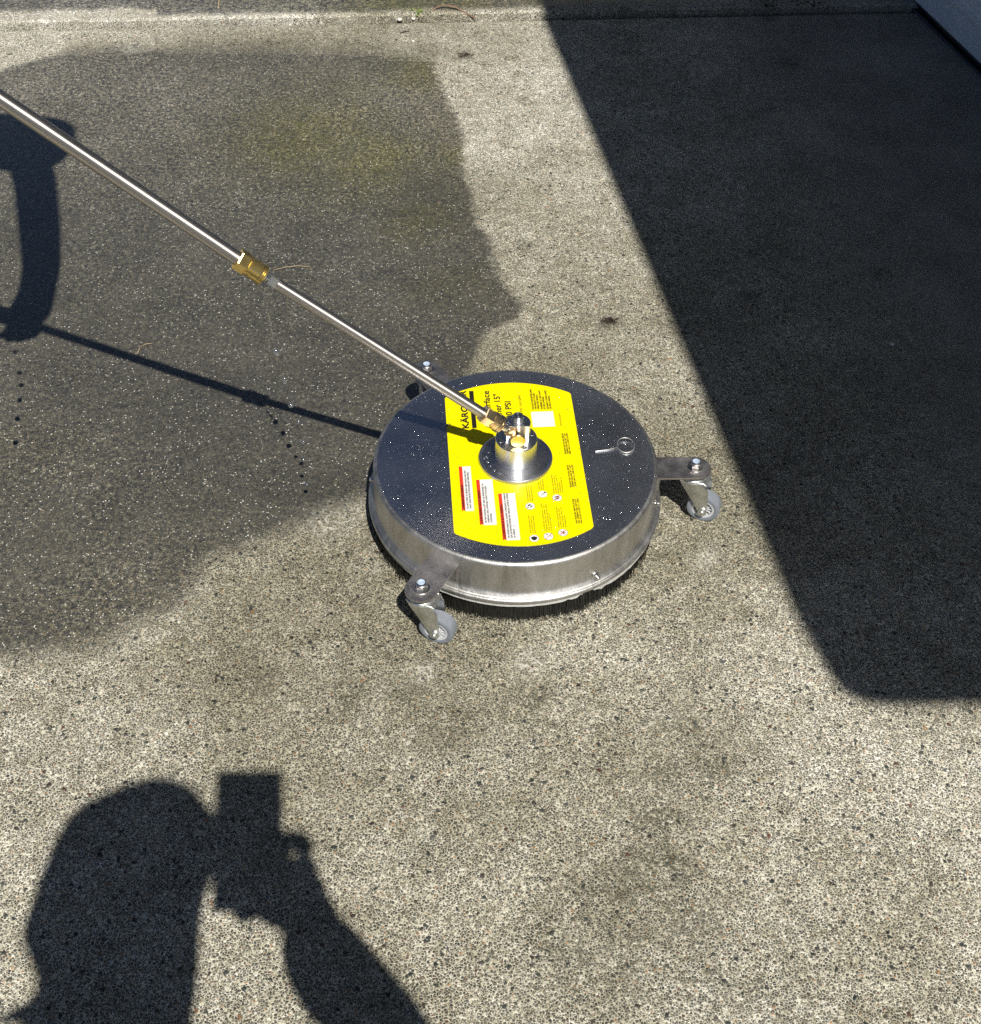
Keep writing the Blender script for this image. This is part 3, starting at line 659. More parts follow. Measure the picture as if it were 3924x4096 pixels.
# swivel nipple + brass quick coupler at the hub
wpart('nipple', [(.0040, .004), (.0044, .0085), (.0044, .0115), (.0064, .0118), (.0064, .0170), (.0048, .0178), (.0046, .0215), (.0062, .0222), (.0062, .0262), (.0050, .0272), (.0050, .034)], hub, ld, M_nut)
wpart('nipple_hex', [(.0040, .0115), (.0078, .0116), (.0080, .0122), (.0080, .0172), (.0076, .0178), (.0040, .0180)], hub, ld, M_bright, 6, 20)
c0 = .030
wpart('coupler_sleeve', [(.0070, c0), (.0110, c0), (.0122, c0 + .0012), (.0122, c0 + .0030), (.0117, c0 + .0034), (.0122, c0 + .0040), (.0122, c0 + .0058), (.0113, c0 + .0064), (.0113, c0 + .0130), (.0104, c0 + .0134), (.0104, c0 + .0146), (.0112, c0 + .0150), (.0112, c0 + .0170), (.0085, c0 + .0172)], hub, ld, M_bright)
wpart('coupler_hex', [(.0070, c0 + .0168), (.0118, c0 + .0170), (.0122, c0 + .0180), (.0122, c0 + .0305), (.0116, c0 + .0316), (.0070, c0 + .0318)], hub, ld, M_bright, 6, 20, .4)
# lower tube
def straight(name, org, d, s0, s1, r_, mat):
    bm = bmesh.new(); lathe(bm, [(0, 0), (r_, 0), (r_, (s1 - s0) / 2), (r_, s1 - s0), (0, s1 - s0)], 40)
    o = bmobj(name, bm, mat, WD, True, 40); o.location = org + d * s0 - hub; o.rotation_mode = 'QUATERNION'; o.rotation_quaternion = d.to_track_quat('Z', 'X'); return o
straight('lower_tube', hub, ld, c0 + .030, LW - .036, .0070, M_tube)
# plug with milled flats just below the upper coupler
wpart('plug_flats', [(.0040, -.0405), (.0072, -.0400), (.0074, -.0385), (.0074, -.0250), (.0050, -.0240)], coup, ld, M_nut, 4, 20, 1.2)
wpart('plug_neck', [(.0050, -.026), (.0050, -.016)], coup, ld, M_nut, 24)
d2 = updir
wpart('upper_sleeve', [(.0065, -.0185), (.0116, -.0183), (.0126, -.0172), (.0126, -.0163), (.0121, -.0158), (.0126, -.0153), (.0126, -.0142), (.0121, -.0137), (.0126, -.0132), (.0126, -.0122), (.0118, -.0114), (.0118, -.0005), (.0111, .0), (.0111, .0014), (.0119, .0018), (.0119, .0042), (.0090, .0046)], coup, d2, M_brass)
wpart('upper_hex', [(.0070, .0040), (.0126, .0042), (.0131, .0052), (.0131, .0165), (.0124, .0178), (.0070, .0180)], coup, d2, M_brass, 6, 20, .25)
straight('upper_tube', coup, d2, .016, .455, .0085, M_tube)

# ---------------------------------------------------------------- trigger gun in the operator's hand (outside the frame)
gp = coup + d2 * .455
TG = empty('trigger_gun', gp); tag(TG, 'black trigger gun at the upper end of the spray wand, beyond the left edge', 'trigger gun')
bm = bmesh.new(); tube(bm, [(0, 0, 0), d2 * .05, d2 * .13 + Vector((-.02, 0, -.01)), d2 * .17 + Vector((-.05, 0, -.03))], [.014, .019, .021, .019], 16); bmobj('gun_body', bm, M_black, TG)
bm = bmesh.new(); tube(bm, [d2 * .12 + Vector((-.02, 0, 0)), d2 * .12 + Vector((-.05, -.005, -.05)), d2 * .12 + Vector((-.07, -.01, -.10))], [.016, .017, .015], 12); bmobj('grip', bm, M_black, TG)
bm = bmesh.new(); tube(bm, [d2 * .09 + Vector((-.005, 0, -.02)), d2 * .10 + Vector((-.03, 0, -.06)), d2 * .09 + Vector((-.05, 0, -.09))], [.004, .005, .004], 8); bmobj('trigger', bm, M_black, TG)

# ---------------------------------------------------------------- ring with split pin lying on the lid
PR = empty('ring_pin', (CX + .1487, CY + .0290, ZT)); tag(PR, 'small loose steel ring and pin lying on the lid right of the yellow label', 'ring pin')
bm = bmesh.new(); tube(bm, [(.0118 * math.cos(t), .0135 * math.sin(t), .0016 + .0012 * (1 + math.sin(t))) for t in [2 * math.pi * i / 48 for i in range(49)]], .00075, 8, False); bmobj('ring', bm, M_ring, PR)
bm = bmesh.new()
tube(bm, [(-.0120, -.0035, .0018), (-.0180, -.0058, .0014), (-.026, -.0085, .0012), (-.0412, -.0116, .0011)], [.0009, .0013, .0010, .0009], 10); tube(bm, [(-.0120, -.0030, .0018), (-.0175, -.0012, .0016), (-.0225, -.0048, .0014)], .0006, 8); bmobj('pin', bm, M_nut, PR)

# ---------------------------------------------------------------- water
def dome(bm, x, y, z, rx, ry, h, rot, seg=10):
    prev = None
    for el, k_ in ((0, 1.0), (28, .90), (56, .60)):
        zz = h * math.sin(math.radians(el)) * 1.02; rr2 = math.cos(math.radians(el))
        ring = []
        for i in range(seg):
            a = 2 * math.pi * i / seg; px, py = rx * rr2 * math.cos(a), ry * rr2 * math.sin(a)
            ring.append(bm.verts.new((x + px * math.cos(rot) - py * math.sin(rot), y + px * math.sin(rot) + py * math.cos(rot), z + zz)))
        if prev:
            for i in range(seg): j = (i + 1) % seg; bm.faces.new((prev[i], prev[j], ring[j], ring[i]))
        prev = ring
    t = bm.verts.new((x, y, z + h)); 
    for i in range(seg): bm.faces.new((prev[i], prev[(i + 1) % seg], t))
def in_label(x, y):
    u = x * math.cos(LA) + y * math.sin(LA); v = -x * math.sin(LA) + y * math.cos(LA); return abs(u) < HW + .001 and math.hypot(u, v) < R_ + .001, u, v
bm = bmesh.new(); cnt = 0
clus = [(rnd.uniform(-.18, .18), rnd.uniform(-.18, .18)) for _ in range(40)]
while cnt < 5200:
    if rnd.random() < .30: c_ = rnd.choice(clus); x = rnd.gauss(c_[0], .018); y = rnd.gauss(c_[1], .018)
    else: x, y = rnd.uniform(-.186, .186), rnd.uniform(-.186, .186)
    if math.hypot(x, y) > .185 or math.hypot(x, y) < .051: continue
    lab, u, v = in_label(x, y)
    if lab and rnd.random() < .60: continue
    r = min(.0010, .00033 * math.exp(rnd.gauss(0, .48))); dome(bm, x, y, ZT + (.00045 if lab else .00001), r, r * rnd.uniform(.8, 1), r * rnd.uniform(.5, .75), rnd.uniform(0, 3), 8); cnt += 1
for i in range(75):
    a = rnd.uniform(0, 6.28); q = rnd.uniform(.06, .182); x, y = q * math.cos(a), q * math.sin(a)
    if in_label(x, y)[0]: continue
    r = rnd.uniform(.0016, .0038); rt_ = rnd.uniform(0, 3); ns = rnd.choice((1, 1, 2, 3))
    for k_ in range(ns): dome(bm, x + k_ * r * 1.1 * math.cos(rt_), y + k_ * r * 1.1 * math.sin(rt_), ZT + .00001, r * rnd.uniform(.9, 1.4), r * rnd.uniform(.5, .9), .0007, rt_ + rnd.uniform(-.4, .4), 14)
for a_, r_ in ((168, .037), (182, .0385), (196, .0388), (210, .0385), (224, .0385), (238, .0392), (186, .042)):
    a = math.radians(a_); dome(bm, r_ * math.cos(a), r_ * math.sin(a), ZT + .0050, .0022, .0018, .0012, a, 14)
for i in range(26):
    a = rnd.uniform(0, 6.28); r_ = .015 * math.sqrt(rnd.random()); y = r_ * math.sin(a) + .002
    if y > -.004: dome(bm, r_ * math.cos(a) + .0015, y, zt2 + .0256, .0009, .0008, .0007, 0, 8)
bmobj('water_droplets', bm, M_bead, None, True, None); o = bpy.data.objects['water_droplets']; o.location = (CX, CY, 0)
tag(o, 'clear water droplets beaded all over the steel lid and yellow label', 'water droplets', kind='stuff')
# drops falling from the leaking coupler and from the gun
def drop_mesh(r, el):
    bm = bmesh.new(); bmesh.ops.create_icosphere(bm, subdivisions=3, radius=r)
    for v in bm.verts:
        n_ = noise.noise(v.co * (1.2 / r) + Vector((r * 9000, 0, 0))) * .16; v.co *= 1 + n_; v.co.z *= el
    me = bpy.data.meshes.new('water_drop'); bm.to_mesh(me); bm.free(); return me
drops = [(-.2722, 1.2832, .2694, .0046, 1.2, 'clear falling water drop nearest below the upper brass coupler'), (-.2687, 1.2942, .2133, .0038, 1.5, 'long clear water drop falling second below the brass coupler'),
         (-.2640, 1.2901, .1758, .0040, 1.0, 'round clear water drop in mid air, third below the brass coupler'), (-.2548, 1.2796, .1556, .0026, 1.1, 'tiny clear water drop just above the wand shadow'),
         (-.2554, 1.2992, .1019, .0030, 1.1, 'small water drop falling just below the wand shadow'), (-.2556, 1.2858, .0819, .0028, 1.2, 'small water drop falling low above the wet concrete, lowest but one'), (-.2545, 1.281, .040, .0030, 1, 'lowest water drop about to hit the wet concrete')]
OPD = [(-0.765, 1.64), (-0.755, 1.607), (-0.734, 1.556), (-0.724, 1.527), (-0.717, 1.492), (-0.709, 1.449), (-0.698, 1.397)]
for x, y, z, r, el, lab in drops:
    o = link('water_drop', drop_mesh(r, el), M_bead); o.location = (x, y, z); tag(o, lab, 'water drop', 'water drops falling from the coupler')
for i, (x, y) in enumerate(OPD):
    z = .62 - .085 * i; b = Vector((x, y, 0)) - SUN * (z / -SUN.z)
    o = link('water_drop', drop_mesh(.0042 if i else .006, 1.1), M_water); o.location = b; tag(o, ('topmost', 'second', 'third', 'fourth', 'fifth', 'sixth', 'lowest')[i] + ' water drop falling from the trigger gun beyond the left edge', 'water drop', 'water drops dripping from the gun')
# thin splash string under the coupler
bm = bmesh.new()
p0 = Vector((-.268, 1.238, .405)); p1 = Vector((-.2722, 1.270, .300))
tube(bm, [p0.lerp(p1, t / 12) + Vector((.0012 * math.sin(t * 1.9), .0012 * math.cos(t * 1.3), 0)) for t in range(13)], [.0004 + .0012 * abs(math.sin(t * 1.1)) * t / 12 for t in range(13)], 6)
for i in range(9): bmesh.ops.create_icosphere(bm, subdivisions=1, radius=rnd.uniform(.0008, .0018), matrix=Matrix.Translation(p0.lerp(p1, .5 + .06 * i) + Vector((rnd.gauss(0, .004), rnd.gauss(0, .004), 0))))
o = bmobj('water_trickle', bm, M_bead, None, True, None); tag(o, 'thin broken trickle of water leaking from the upper brass coupler', 'water trickle')

# ---------------------------------------------------------------- litter on the concrete
def blade(name, pts, wid, mat, label, cat, group=None, fold=0.0):
    bm = bmesh.new(); rows = []
    pts = [Vector(p) for p in pts]
    for i, p in enumerate(pts):
        d = (pts[min(i + 1, len(pts) - 1)] - pts[max(i - 1, 0)]).normalized(); sd = Vector((-d.y, d.x, 0)).normalized() * (wid[i] / 2)
        rows.append([bm.verts.new(p - sd), bm.verts.new(p + Vector((0, 0, .0004 + fold))), bm.verts.new(p + sd)])
        rows[-1] += [bm.verts.new(p + sd - Vector((0, 0, .0004))), bm.verts.new(p + Vector((0, 0, fold - .0001))), bm.verts.new(p - sd - Vector((0, 0, .0004)))]
    for A_, B_ in zip(rows, rows[1:]):
        for k_ in range(6): bm.faces.new((A_[k_], A_[(k_ + 1) % 6], B_[(k_ + 1) % 6], B_[k_]))
    bm.faces.new(rows[0]); bm.faces.new(rows[-1][::-1])
    o = bmobj(name, bm, mat, None, True, None); return tag(o, label, cat, group)
blade('dry_straw', [(-.376, 1.837, .002), (-.355, 1.844, .004), (-.335, 1.848, .004), (-.314, 1.848, .0015)], [.0007, .0009, .0008, .0004], M_straw, 'thin pale dry straw lying right of the upper brass coupler on wet concrete', 'straw')
blade('dry_straw', [(-.562, 1.608, .001), (-.5605, 1.618, .002), (-.559, 1.6255, .002)], [.0008, .0009, .0008], M_straw, 'short upright leg of a bent straw lying above the wand shadow', 'straw')
blade('dry_straw', [(-.559, 1.625, .0015), (-.551, 1.630, .003), (-.543, 1.632, .002)], [.0008, .0009, .0005], M_straw, 'short level pale straw touching the bent straw above the wand shadow', 'straw')
blade('dead_leaf', [(-.160, 2.799, .004), (-.150, 2.812, .012), (-.138, 2.822, .019), (-.120, 2.826, .021), (-.096, 2.821, .019), (-.075, 2.811, .011), (-.052, 2.801, .003)], [.001, .005, .0055, .004, .007, .006, .001], M_leafr, 'curled reddish dead leaf arched over the joint beside the green weed', 'leaf', fold=.0015)
blade('grass_stalk', [(-.621, 2.765, .001), (-.622, 2.80, .012), (-.628, 2.86, .020), (-.634, 2.93, .014)], [.0016, .0018, .0016, .0008], M_straw, 'long pale grass stalk crossing the joint at the top', 'grass stalk')
blade('twig', [(.37, 2.905, .013), (.45, 2.915, .017), (.54, 2.905, .016), (.64, 2.898, .014), (.72, 2.903, .013)], [.002, .0024, .0024, .002, .001], M_straw, 'long thin twig lying in the shade on the far slab', 'twig')
blade('twig', [(-.216, 2.727, .001), (-.206, 2.733, .003), (-.196, 2.737, .001)], [.002, .003, .002], M_bark, 'short black twig lying in sun below the green weed', 'twig')
bm = bmesh.new()
for i in range(46):
    b = Vector((rnd.gauss(0, .006), rnd.gauss(0, .004), rnd.uniform(.002, .018))); d = Vector((rnd.gauss(0, 1), rnd.gauss(0, 1), rnd.uniform(.1, 1))).normalized(); sd = d.cross(Vector((0, 0, 1))).normalized()
    L_ = rnd.uniform(.004, .009); q = [b, b + d * L_ * .5 + sd * L_ * .28, b + d * L_, b + d * L_ * .5 - sd * L_ * .28]; bm.faces.new([bm.verts.new(v) for v in q])
tube(bm, [(0, 0, -.006), (.001, 0, .006), (0, .001, .014)], .0009, 6)
o = bmobj('weed', bm, M_weed, None, False); o.location = (-.177, 2.803, 0); tag(o, 'small bright green weed sprouting from the joint between the slabs', 'weed')
def pebble(loc, r, mat, label, group, cat='pebble'):
    bm = bmesh.new(); bmesh.ops.create_icosphere(bm, subdivisions=2, radius=r)
    for v in bm.verts: v.co *= 1 + .35 * noise.noise(v.co / r + Vector(loc) * 50); v.co.z *= .6
    o = bmobj('pebble', bm, mat, None, True, None); o.location = loc; tag(o, label, cat, group)
for x, y, r, t in ((-.220, 2.790, .0055, 'white stone chip in front of the joint, left of the weed'), (-.190, 2.797, .0045, 'white stone chip in the joint beside the weed'), (-.185, 2.690, .0035, 'lone white stone chip on dry concrete below the twig'), (.640, 1.662, .004, 'small pale chip lying alone in the garage shade')):
    pebble((x, y, r * .5), r, M_peb, t, 'loose stone chips')
def debris(loc, n_, spread, label):
    bm = bmesh.new()
    for i in range(n_):
        p = Vector((rnd.gauss(0, spread), rnd.gauss(0, spread * .6), rnd.uniform(.0006, .004))); d = Vector((rnd.gauss(0, 1), rnd.gauss(0, 1), rnd.gauss(0, .25))).normalized() * rnd.uniform(.003, .008)
        tube(bm, [p - d, p + Vector((0, 0, .0008)), p + d], [.0004, .0007, .0003], 5)
    o = bmobj('debris_clump', bm, M_bark, None, True, None); o.location = loc; tag(o, label, 'debris')
debris((.189, 1.712, 0), 34, .006, 'small dark clump of dead bits on the sunlit concrete above the cleaner')
debris((-.072, 2.63, 0), 26, .007, 'dark crumpled debris on the pale dry patch near the joint')
debris((.60, 2.88, .011), 40, .018, 'dark leaf litter in the shade at the far slab edge')
debris((.70, 2.885, .011), 30, .014, 'dark leaf litter in the far shaded corner by the garage door')

# ---------------------------------------------------------------- garage
GA = empty('garage', (.930, 2.94, 0)); g0 = Vector((.930, 2.94, 0))
tag(GA, 'house garage with white sectional door, black bottom seal and overhanging eave', 'garage')
azg = math.radians(166.2); along = Vector((math.sin(azg), math.cos(azg), 0)); inn = Vector((-along.y, along.x, 0))   # along runs to the near end, inn into the building
def G(a, i, z): return along * a + inn * i + Vector((0, 0, z))
def gbox(name, a0_, a1_, i0, i1, z0, z1, mat, parent=GA, bev=0):
    bm = bmesh.new(); box(bm, (0, 0, 0), (1, 1, 1))
    for v in bm.verts:
        v.co = G(a0_ + (a1_ - a0_) * v.co.x, i0 + (i1 - i0) * v.co.y, z0 + (z1 - z0) * v.co.z)
    if bev: bevel(bm, bev, 2)
    return bmobj(name, bm, mat, parent, bool(bev), 30)
# door leaf: profile in (i, z), with stepped embossed lines
ref = .002                                            # door face stands just behind the slab edge
dp = [(ref + .002, .0150), (ref, .0175), (ref, .0635), (ref + .0025, .0650), (ref + .0025, .0670), (ref - .001, .0690), (ref - .004, .0820), (ref - .0035, .0860), (ref + .004, .0900), (ref + .0045, .1125), (ref + .001, .1140), (ref + .001, .1160), (ref + .0045, .118), (ref + .005, .50), (ref + .012, .502), (ref + .012, .506), (ref, .508), (ref, 1.0), (ref + .012, 1.002), (ref + .012, 1.006), (ref, 1.008), (ref, 1.5), (ref + .012, 1.502), (ref + .012, 1.506), (ref, 1.508), (ref, 2.05), (ref + .04, 2.05), (ref + .04, .0150)]
bm = bmesh.new(); A_ = [bm.verts.new(G(-1.2, i, z)) for i, z in dp]; B_ = [bm.verts.new(G(2.6, i, z)) for i, z in dp]
for i in range(len(dp)): j = (i + 1) % len(dp); bm.faces.new((A_[i], A_[j], B_[j], B_[i]))
bm.faces.new(A_[::-1]); bm.faces.new(B_); bmesh.ops.triangulate(bm, faces=[f for f in bm.faces if len(f.verts) > 4])
door = bmobj('door', bm, M_doorw, GA, True, 25)
bm = bmesh.new(); tube(bm, [G(-1.2 + .1 * t, ref + .010 + .0010 * math.sin(t * 2.1), .0085) for t in range(39)], .0075, 12); bmobj('door_seal', bm, M_sealr, door)
k = NT('wet_threshold'); k.set(col=(.03, .033, .045), rough=k.mr(k.noise(k.obj(), 40, 3).outputs[0], .3, .7, .05, .3), spec=.8, normal=k.bump(k.noise(k.obj(), 70, 3).outputs[0], .001)); M_thr = k.m
bm = bmesh.new(); tube(bm, [G(-1.2 + .04 * t, -.004 + .0022 * noise.noise(Vector((t * .35, 0, 0))), .0012 + .0012 * noise.noise(Vector((t * .3, 4, 0)))) for t in range(96)], [.0034 + .0016 * noise.noise(Vector((t * .5, 9, 0))) for t in range(96)], 10); bmobj('threshold_strip', bm, M_thr, GA)
gbox('threshold_gap', -1.2, 2.6, -.0008, .05, -.03, .0022, M_sealr)
gbox('wall', 2.6, 3.62, .00, .16, -.02, 2.16, M_siding); gbox('wall', -6, -1.2, .0, .16, -.02, 2.16, M_siding)
gbox('lintel', -1.2, 2.6, .0, .16, 2.05, 2.16, M_siding); gbox('wall', 3.46, 3.62, .16, 6, -.02, 2.16, M_siding)
gbox('door_jamb', 2.56, 2.66, -.015, -.001, .012, 2.12, M_trim)
# roof slab: its edge throws the long shadow
def up_to(px, py, z): q = Vector((px, py, 0)) - SUN * (z / -SUN.z); return (q.x - g0.x, q.y - g0.y)
ZR = 2.2
e0 = (.092, 2.907); e1 = (.4210, 1.024)
dv = Vector((e0[0] - e1[0], e0[1] - e1[1])).normalized()
edge = [(e1[0] + dv.x * 8, e1[1] + dv.y * 8), e1, (.4270, .9930), (.4370, .9720), (.4540, .9580), (.4770, .9510), (.505, .9500), (.62, .9540), (7.5, 1.05), (7.5, 9)]
bm = bmesh.new(); prism(bm, [up_to(x, y, ZR) for x, y in edge][::-1], ZR, ZR + .14); bmobj('eave', bm, M_soffit, GA, False)
pe = [up_to(x, y, ZR) for x, y in edge]
bm = bmesh.new(); prism(bm, [(x + .04, y + .04) for x, y in pe][::-1], ZR + .141, ZR + .19); bmobj('roof', bm, M_roof, GA, False)

# ---------------------------------------------------------------- people (outside the frame; their shadows are in it)
def skin_person(name, joints, edges, mat, parent=None, sub=2):
    """joints: {key: (x, y, z, r)}; first key is the root"""
    keys = list(joints); me = bpy.data.meshes.new(name)
    me.from_pydata([joints[k_][:3] for k_ in keys], [(keys.index(a), keys.index(b)) for a, b in edges], [])
    o = bpy.data.objects.new(name, me); COL.objects.link(o)
    sk = o.modifiers.new('skin', 'SKIN'); sk.use_smooth_shade = True
    for i, k_ in enumerate(keys):
        sv = me.skin_vertices[0].data[i]; r = joints[k_][3]; sv.radius = r if isinstance(r, tuple) else (r, r); sv.use_root = (i == 0)
    sb = o.modifiers.new('sub', 'SUBSURF'); sb.levels = sub; sb.render_levels = sub
    dg = bpy.context.evaluated_depsgraph_get(); dg.update()
    m2 = bpy.data.meshes.new_from_object(o.evaluated_get(dg)); bpy.data.objects.remove(o)
    return link(name, m2, mat, parent, True)
def loft(rows, mat, name, parent, depth, ax_r, ax_d, n_=28, face=None):
    bm = bmesh.new(); R2 = []
    for (x, y, z, hw_), dp_ in zip(rows, depth):
        ring = []
        for i in range(n_):
            t = 2 * math.pi * i / n_; v = Vector((x, y, z)) + ax_r * (hw_ * math.cos(t)) + ax_d * (dp_ * math.sin(t))
            ring.append(bm.verts.new(v))
        R2.append(ring)
    for A2, B2 in zip(R2, R2[1:]):
        for i in range(n_): j = (i + 1) % n_; bm.faces.new((A2[i], A2[j], B2[j], B2[i]))
    bm.faces.new(R2[0]); bm.faces.new(R2[-1][::-1])
    return bmobj(name, bm, mat, parent, True, None)
aH = Vector((-.29159, .95654, 0)); rH = Vector((.95654, .29159, 0))
rowsP = [(-0.074, -0.1647, 1.588, 0.0102), (-0.0789, -0.1662, 1.5766, 0.035), (-0.0839, -0.1678, 1.5628, 0.0508), (-0.0932, -0.1706, 1.5458, 0.0663), (-0.0969, -0.1725, 1.5225, 0.0819), (-0.1013, -0.1738, 1.4987, 0.0881), (-0.1107, -0.1767, 1.4527, 0.0938), (-0.1219, -0.1801, 1.4089, 0.0943), (-0.1314, -0.1824, 1.3699, 0.0926), (-0.138, -0.1842, 1.3401, 0.0935), (-0.1417, -0.1854, 1.3155, 0.0944), (-0.1425, -0.1865, 1.2926, 0.0925), (-0.1403, -0.1894, 1.271, 0.0882), (-0.1376, -0.1947, 1.2524, 0.0839), (-0.1366, -0.2005, 1.2381, 0.0816), (-0.1417, -0.2065, 1.2307, 0.085), (-0.1556, -0.2174, 1.2227, 0.0965), (-0.1633, -0.2233, 1.2188, 0.1024)]
PH = empty('person', (-.16, -.42, 0)); b0 = Vector((-.16, -.42, 0))
tag(PH, 'photographer holding up a phone, whose large head shadow lies at the bottom left', 'person')
def rel(d, b): return {k_: (v[0] - b.x, v[1] - b.y, v[2], v[3]) for k_, v in d.items()}
jp = dict(pelvis=(-.16, -.42, .86, .15), belly=(-.16, -.40, 1.0, .145), chest=(-.16, -.35, 1.10, (.17, .12)), neck=(-.15, -.27, 1.19, .07), head=(-.13, -.2, 1.29, .07),
          shr=(.03, -.34, 1.12, .065), ubr=(.10, -.27, 1.05, .055), elr=(.150, -.165, .955, 0.044), e2=(0.0973, -0.0913, 1.0066, 0.044), fore=(0.0647, -0.1012, 1.0966, 0.049), cuff=(0.0522, -0.1064, 1.1566, 0.046), cf2=(0.0325, -0.0897, 1.1899, 0.034),
          shl=(-.35, -.30, 1.16, .065), ell=(-.42, -.30, .92, .052), hl=(-.36, -.17, .76, .035),
          hpr=(-.06, -.42, .82, .11), kr=(-.05, -.36, .47, .075), ar=(-.05, -.44, .08, .05), tr=(-.04, -.30, .04, .042),
          hpl=(-.27, -.42, .82, .11), kl=(-.28, -.38, .47, .075), al=(-.28, -.46, .08, .05), tl=(-.29, -.32, .04, .042))
ep = [('pelvis', 'belly'), ('belly', 'chest'), ('chest', 'neck'), ('neck', 'head'), ('chest', 'shr'), ('shr', 'ubr'), ('ubr', 'elr'), ('elr', 'e2'), ('e2', 'fore'), ('fore', 'cuff'), ('cuff', 'cf2'), ('chest', 'shl'), ('shl', 'ell'), ('ell', 'hl'),
      ('pelvis', 'hpr'), ('hpr', 'kr'), ('kr', 'ar'), ('ar', 'tr'), ('pelvis', 'hpl'), ('hpl', 'kl'), ('kl', 'al'), ('al', 'tl')]
skin_person('body', rel(jp, b0), ep, M_shirt, PH)
hd = [max(.01, h_ * 1.05) for *_, h_ in rowsP]
loft([(x - b0.x, y - b0.y, z, h_) for x, y, z, h_ in rowsP], M_hair, 'head', PH, [min(.088, d_) for d_ in hd], Vector((1, .018, 0)), SUN)
# right hand wrapped round the phone
jh = dict(heel=(-.0120, -.1010, 1.2180, .030), wr2=(0.0552, -0.1026, 1.1524, 0.036), palm=(-0.0028, -0.0664, 1.2374, 0.036), palm2=(-0.0132, -0.0572, 1.2566, 0.03), wrist=(0.0340, -0.0855, 1.2024, 0.036), i1=(0.0192, -0.0443, 1.2649, 0.014), i2=(0.0368, -0.0416, 1.2683, 0.0125), i3=(0.0454, -0.0548, 1.2696, 0.011), i4=(0.0400, -0.0660, 1.2880, 0.009), m1=(0.0296, -0.0570, 1.2386, 0.013), m2=(0.0452, -0.0573, 1.2449, 0.012), m3=(0.0476, -0.0801, 1.2555, 0.01), r1=(0.0236, -0.0790, 1.2246, 0.012), r2=(0.0432, -0.0763, 1.2309, 0.011), r3=(0.0476, -0.1001, 1.2415, 0.01), p1=(-0.0064, -0.0970, 1.2286, 0.012), p2=(-0.0168, -0.1103, 1.2289, 0.01), p3=(-0.0292, -0.1175, 1.2413, 0.009), t1=(-0.0168, -0.0963, 1.2509, 0.014), t2=(-0.0332, -0.1095, 1.2653, 0.0115), t3=(-0.0456, -0.1221, 1.2766, 0.01))
eh = [('palm', 'heel'), ('palm', 'wrist'), ('wrist', 'wr2'), ('palm', 'palm2'), ('palm2', 'i1'), ('i1', 'i2'), ('i2', 'i3'), ('i3', 'i4'), ('palm', 'm1'), ('m1', 'm2'), ('m2', 'm3'), ('palm', 'r1'), ('r1', 'r2'), ('r2', 'r3'), ('palm', 'p1'), ('p1', 'p2'), ('p2', 'p3'), ('palm', 't1'), ('t1', 't2'), ('t2', 't3')]
jh = {k_: jh[k_] for k_ in ['palm'] + [k_ for k_ in jh if k_ != 'palm']}
skin_person('hand', rel(jh, b0), eh, M_skin, PH, 2)
# phone right behind the camera position
PN = empty('phone', CAM - fwd * .008); tag(PN, 'dark phone held by the photographer, whose square shadow lies beside the head shadow', 'phone')
bm = bmesh.new(); box(bm, (-.0605, -.128, -.0045), (.0155, .0245, .0045)); bevel(bm, .003, 3)
Mx = Matrix((cright, cup, -fwd)).transposed().to_4x4(); xform(bm, Mx); bmobj('phone_body', bm, M_black, PN)
bm = bmesh.new(); box(bm, (-.0585, -.126, .0046), (.0135, .0225, .0049)); xform(bm, Mx); bmobj('screen', bm, M_sealr, PN, False)

OP = empty('person', (-1.12, 1.46, 0)); b1 = Vector((-1.12, 1.46, 0))
tag(OP, 'operator gripping the wand beyond the left edge, whose arm shadow lies at left', 'person')
jo = dict(pelvis=(-1.12, 1.46, .92, .14), belly=(-1.12, 1.46, 1.08, .135), chest=(-1.08, 1.46, 1.26, (.16, .12)), neck=(-1.06, 1.46, 1.42, .06), head=(-1.04, 1.45, 1.50, .06),
          shr=(-.84, 1.44, 1.31, .085), s2=(-.68, 1.460, 1.25, .100), sl=(-.575, 1.478, 1.200, .090), 
          hpr=(-1.03, 1.40, .88, .10), kr=(-1.06, 1.36, .48, .07), ar=(-1.10, 1.30, .08, .05), tr=(-1.02, 1.33, .04, .042),
          hpl=(-1.18, 1.56, .88, .10), kl=(-1.20, 1.60, .48, .07), al=(-1.24, 1.62, .08, .05), tl=(-1.14, 1.64, .04, .042),
          shl=(-1.10, 1.66, 1.33, .06), ell=(-1.0, 1.72, 1.08, .05), hl=(-.86, 1.52, .98, .04))
eo = [('pelvis', 'belly'), ('belly', 'chest'), ('chest', 'neck'), ('neck', 'head'), ('chest', 'shr'), ('shr', 's2'), ('s2', 'sl'), ('pelvis', 'hpr'), ('hpr', 'kr'), ('kr', 'ar'), ('ar', 'tr'), ('pelvis', 'hpl'), ('hpl', 'kl'), ('kl', 'al'), ('al', 'tl'), ('chest', 'shl'), ('shl', 'ell'), ('ell', 'hl')]
skin_person('body', rel(jo, b1), eo, M_tee, OP)
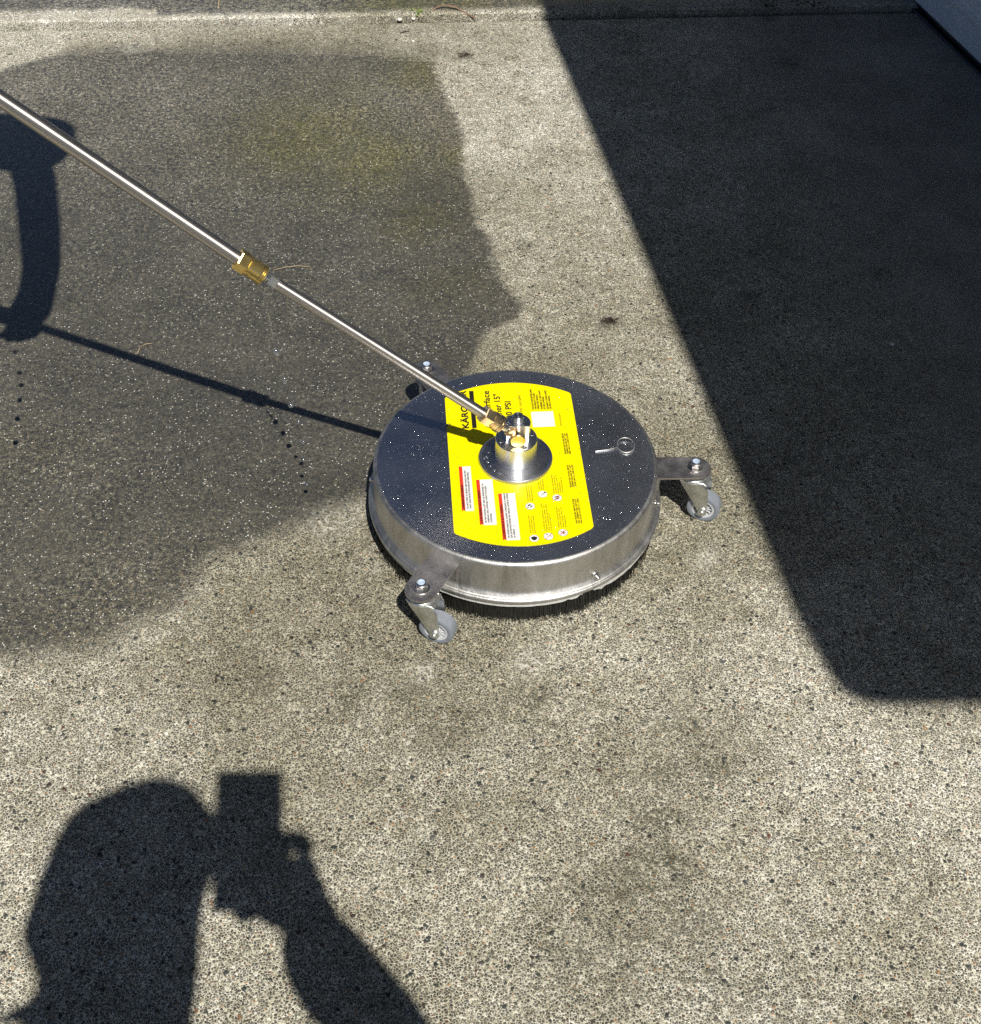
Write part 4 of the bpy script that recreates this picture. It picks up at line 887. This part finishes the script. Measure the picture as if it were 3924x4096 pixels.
ja = dict(top=(-0.6560, 1.4360, 1.2, 0.0444), u=(-0.6364, 1.3997, 1.12, 0.0423), m_=(-0.6148, 1.3321, 1.0, 0.0393), f=(-0.5992, 1.2749, 0.9, 0.0353), wr=(-0.6040, 1.2336, 0.8, 0.0330), palm=(-0.6180, 1.2220, 0.755, 0.0340),
          i1=(-0.6000, 1.2150, 0.735, 0.0100), i2=(-0.5980, 1.2050, 0.715, 0.0090), i3=(-0.6120, 1.2000, 0.705, 0.0080), m1=(-0.6120, 1.2050, 0.728, 0.0100), m2=(-0.6160, 1.1960, 0.71, 0.0090), m3=(-0.6300, 1.1950, 0.704, 0.0080),
          r1=(-0.6260, 1.2050, 0.722, 0.0100), r2=(-0.6340, 1.1970, 0.706, 0.0090), r3=(-0.6460, 1.1980, 0.702, 0.0080), p1=(-0.6400, 1.2080, 0.724, 0.0090), p2=(-0.6500, 1.2020, 0.708, 0.0080), p3=(-0.6600, 1.2050, 0.706, 0.0070),
          t1=(-0.6450, 1.2250, 0.755, 0.0120), t2=(-0.6680, 1.2220, 0.752, 0.0100), t3=(-0.6900, 1.2200, 0.765, 0.0090))
ea = [('palm', 'wr'), ('wr', 'f'), ('f', 'm_'), ('m_', 'u'), ('u', 'top'), ('palm', 'i1'), ('i1', 'i2'), ('i2', 'i3'), ('palm', 'm1'), ('m1', 'm2'), ('m2', 'm3'), ('palm', 'r1'), ('r1', 'r2'), ('r2', 'r3'), ('palm', 'p1'), ('p1', 'p2'), ('p2', 'p3'), ('palm', 't1'), ('t1', 't2'), ('t2', 't3')]
ja = {k_: ja[k_] for k_ in ['palm'] + [k_ for k_ in ja if k_ != 'palm']}
skin_person('arm', rel(ja, b1), ea, M_skin, OP, 2)
bm = bmesh.new(); bmesh.ops.create_uvsphere(bm, u_segments=24, v_segments=16, radius=1)
for v in bm.verts: v.co = Vector((v.co.x * .095 + max(0, v.co.x) * .02, v.co.y * .075, v.co.z * .115))
xform(bm, Matrix.Translation((.10, -.01, 1.60))); bmobj('head', bm, M_skin, OP)
bm = bmesh.new(); bmesh.ops.create_uvsphere(bm, u_segments=24, v_segments=16, radius=1)
for v in bm.verts: v.co = Vector((v.co.x * .10 - .01, v.co.y * .085, max(-.2, v.co.z) * .12 + .012))
xform(bm, Matrix.Translation((.085, -.01, 1.61))); bmobj('hair', bm, M_hair, OP)
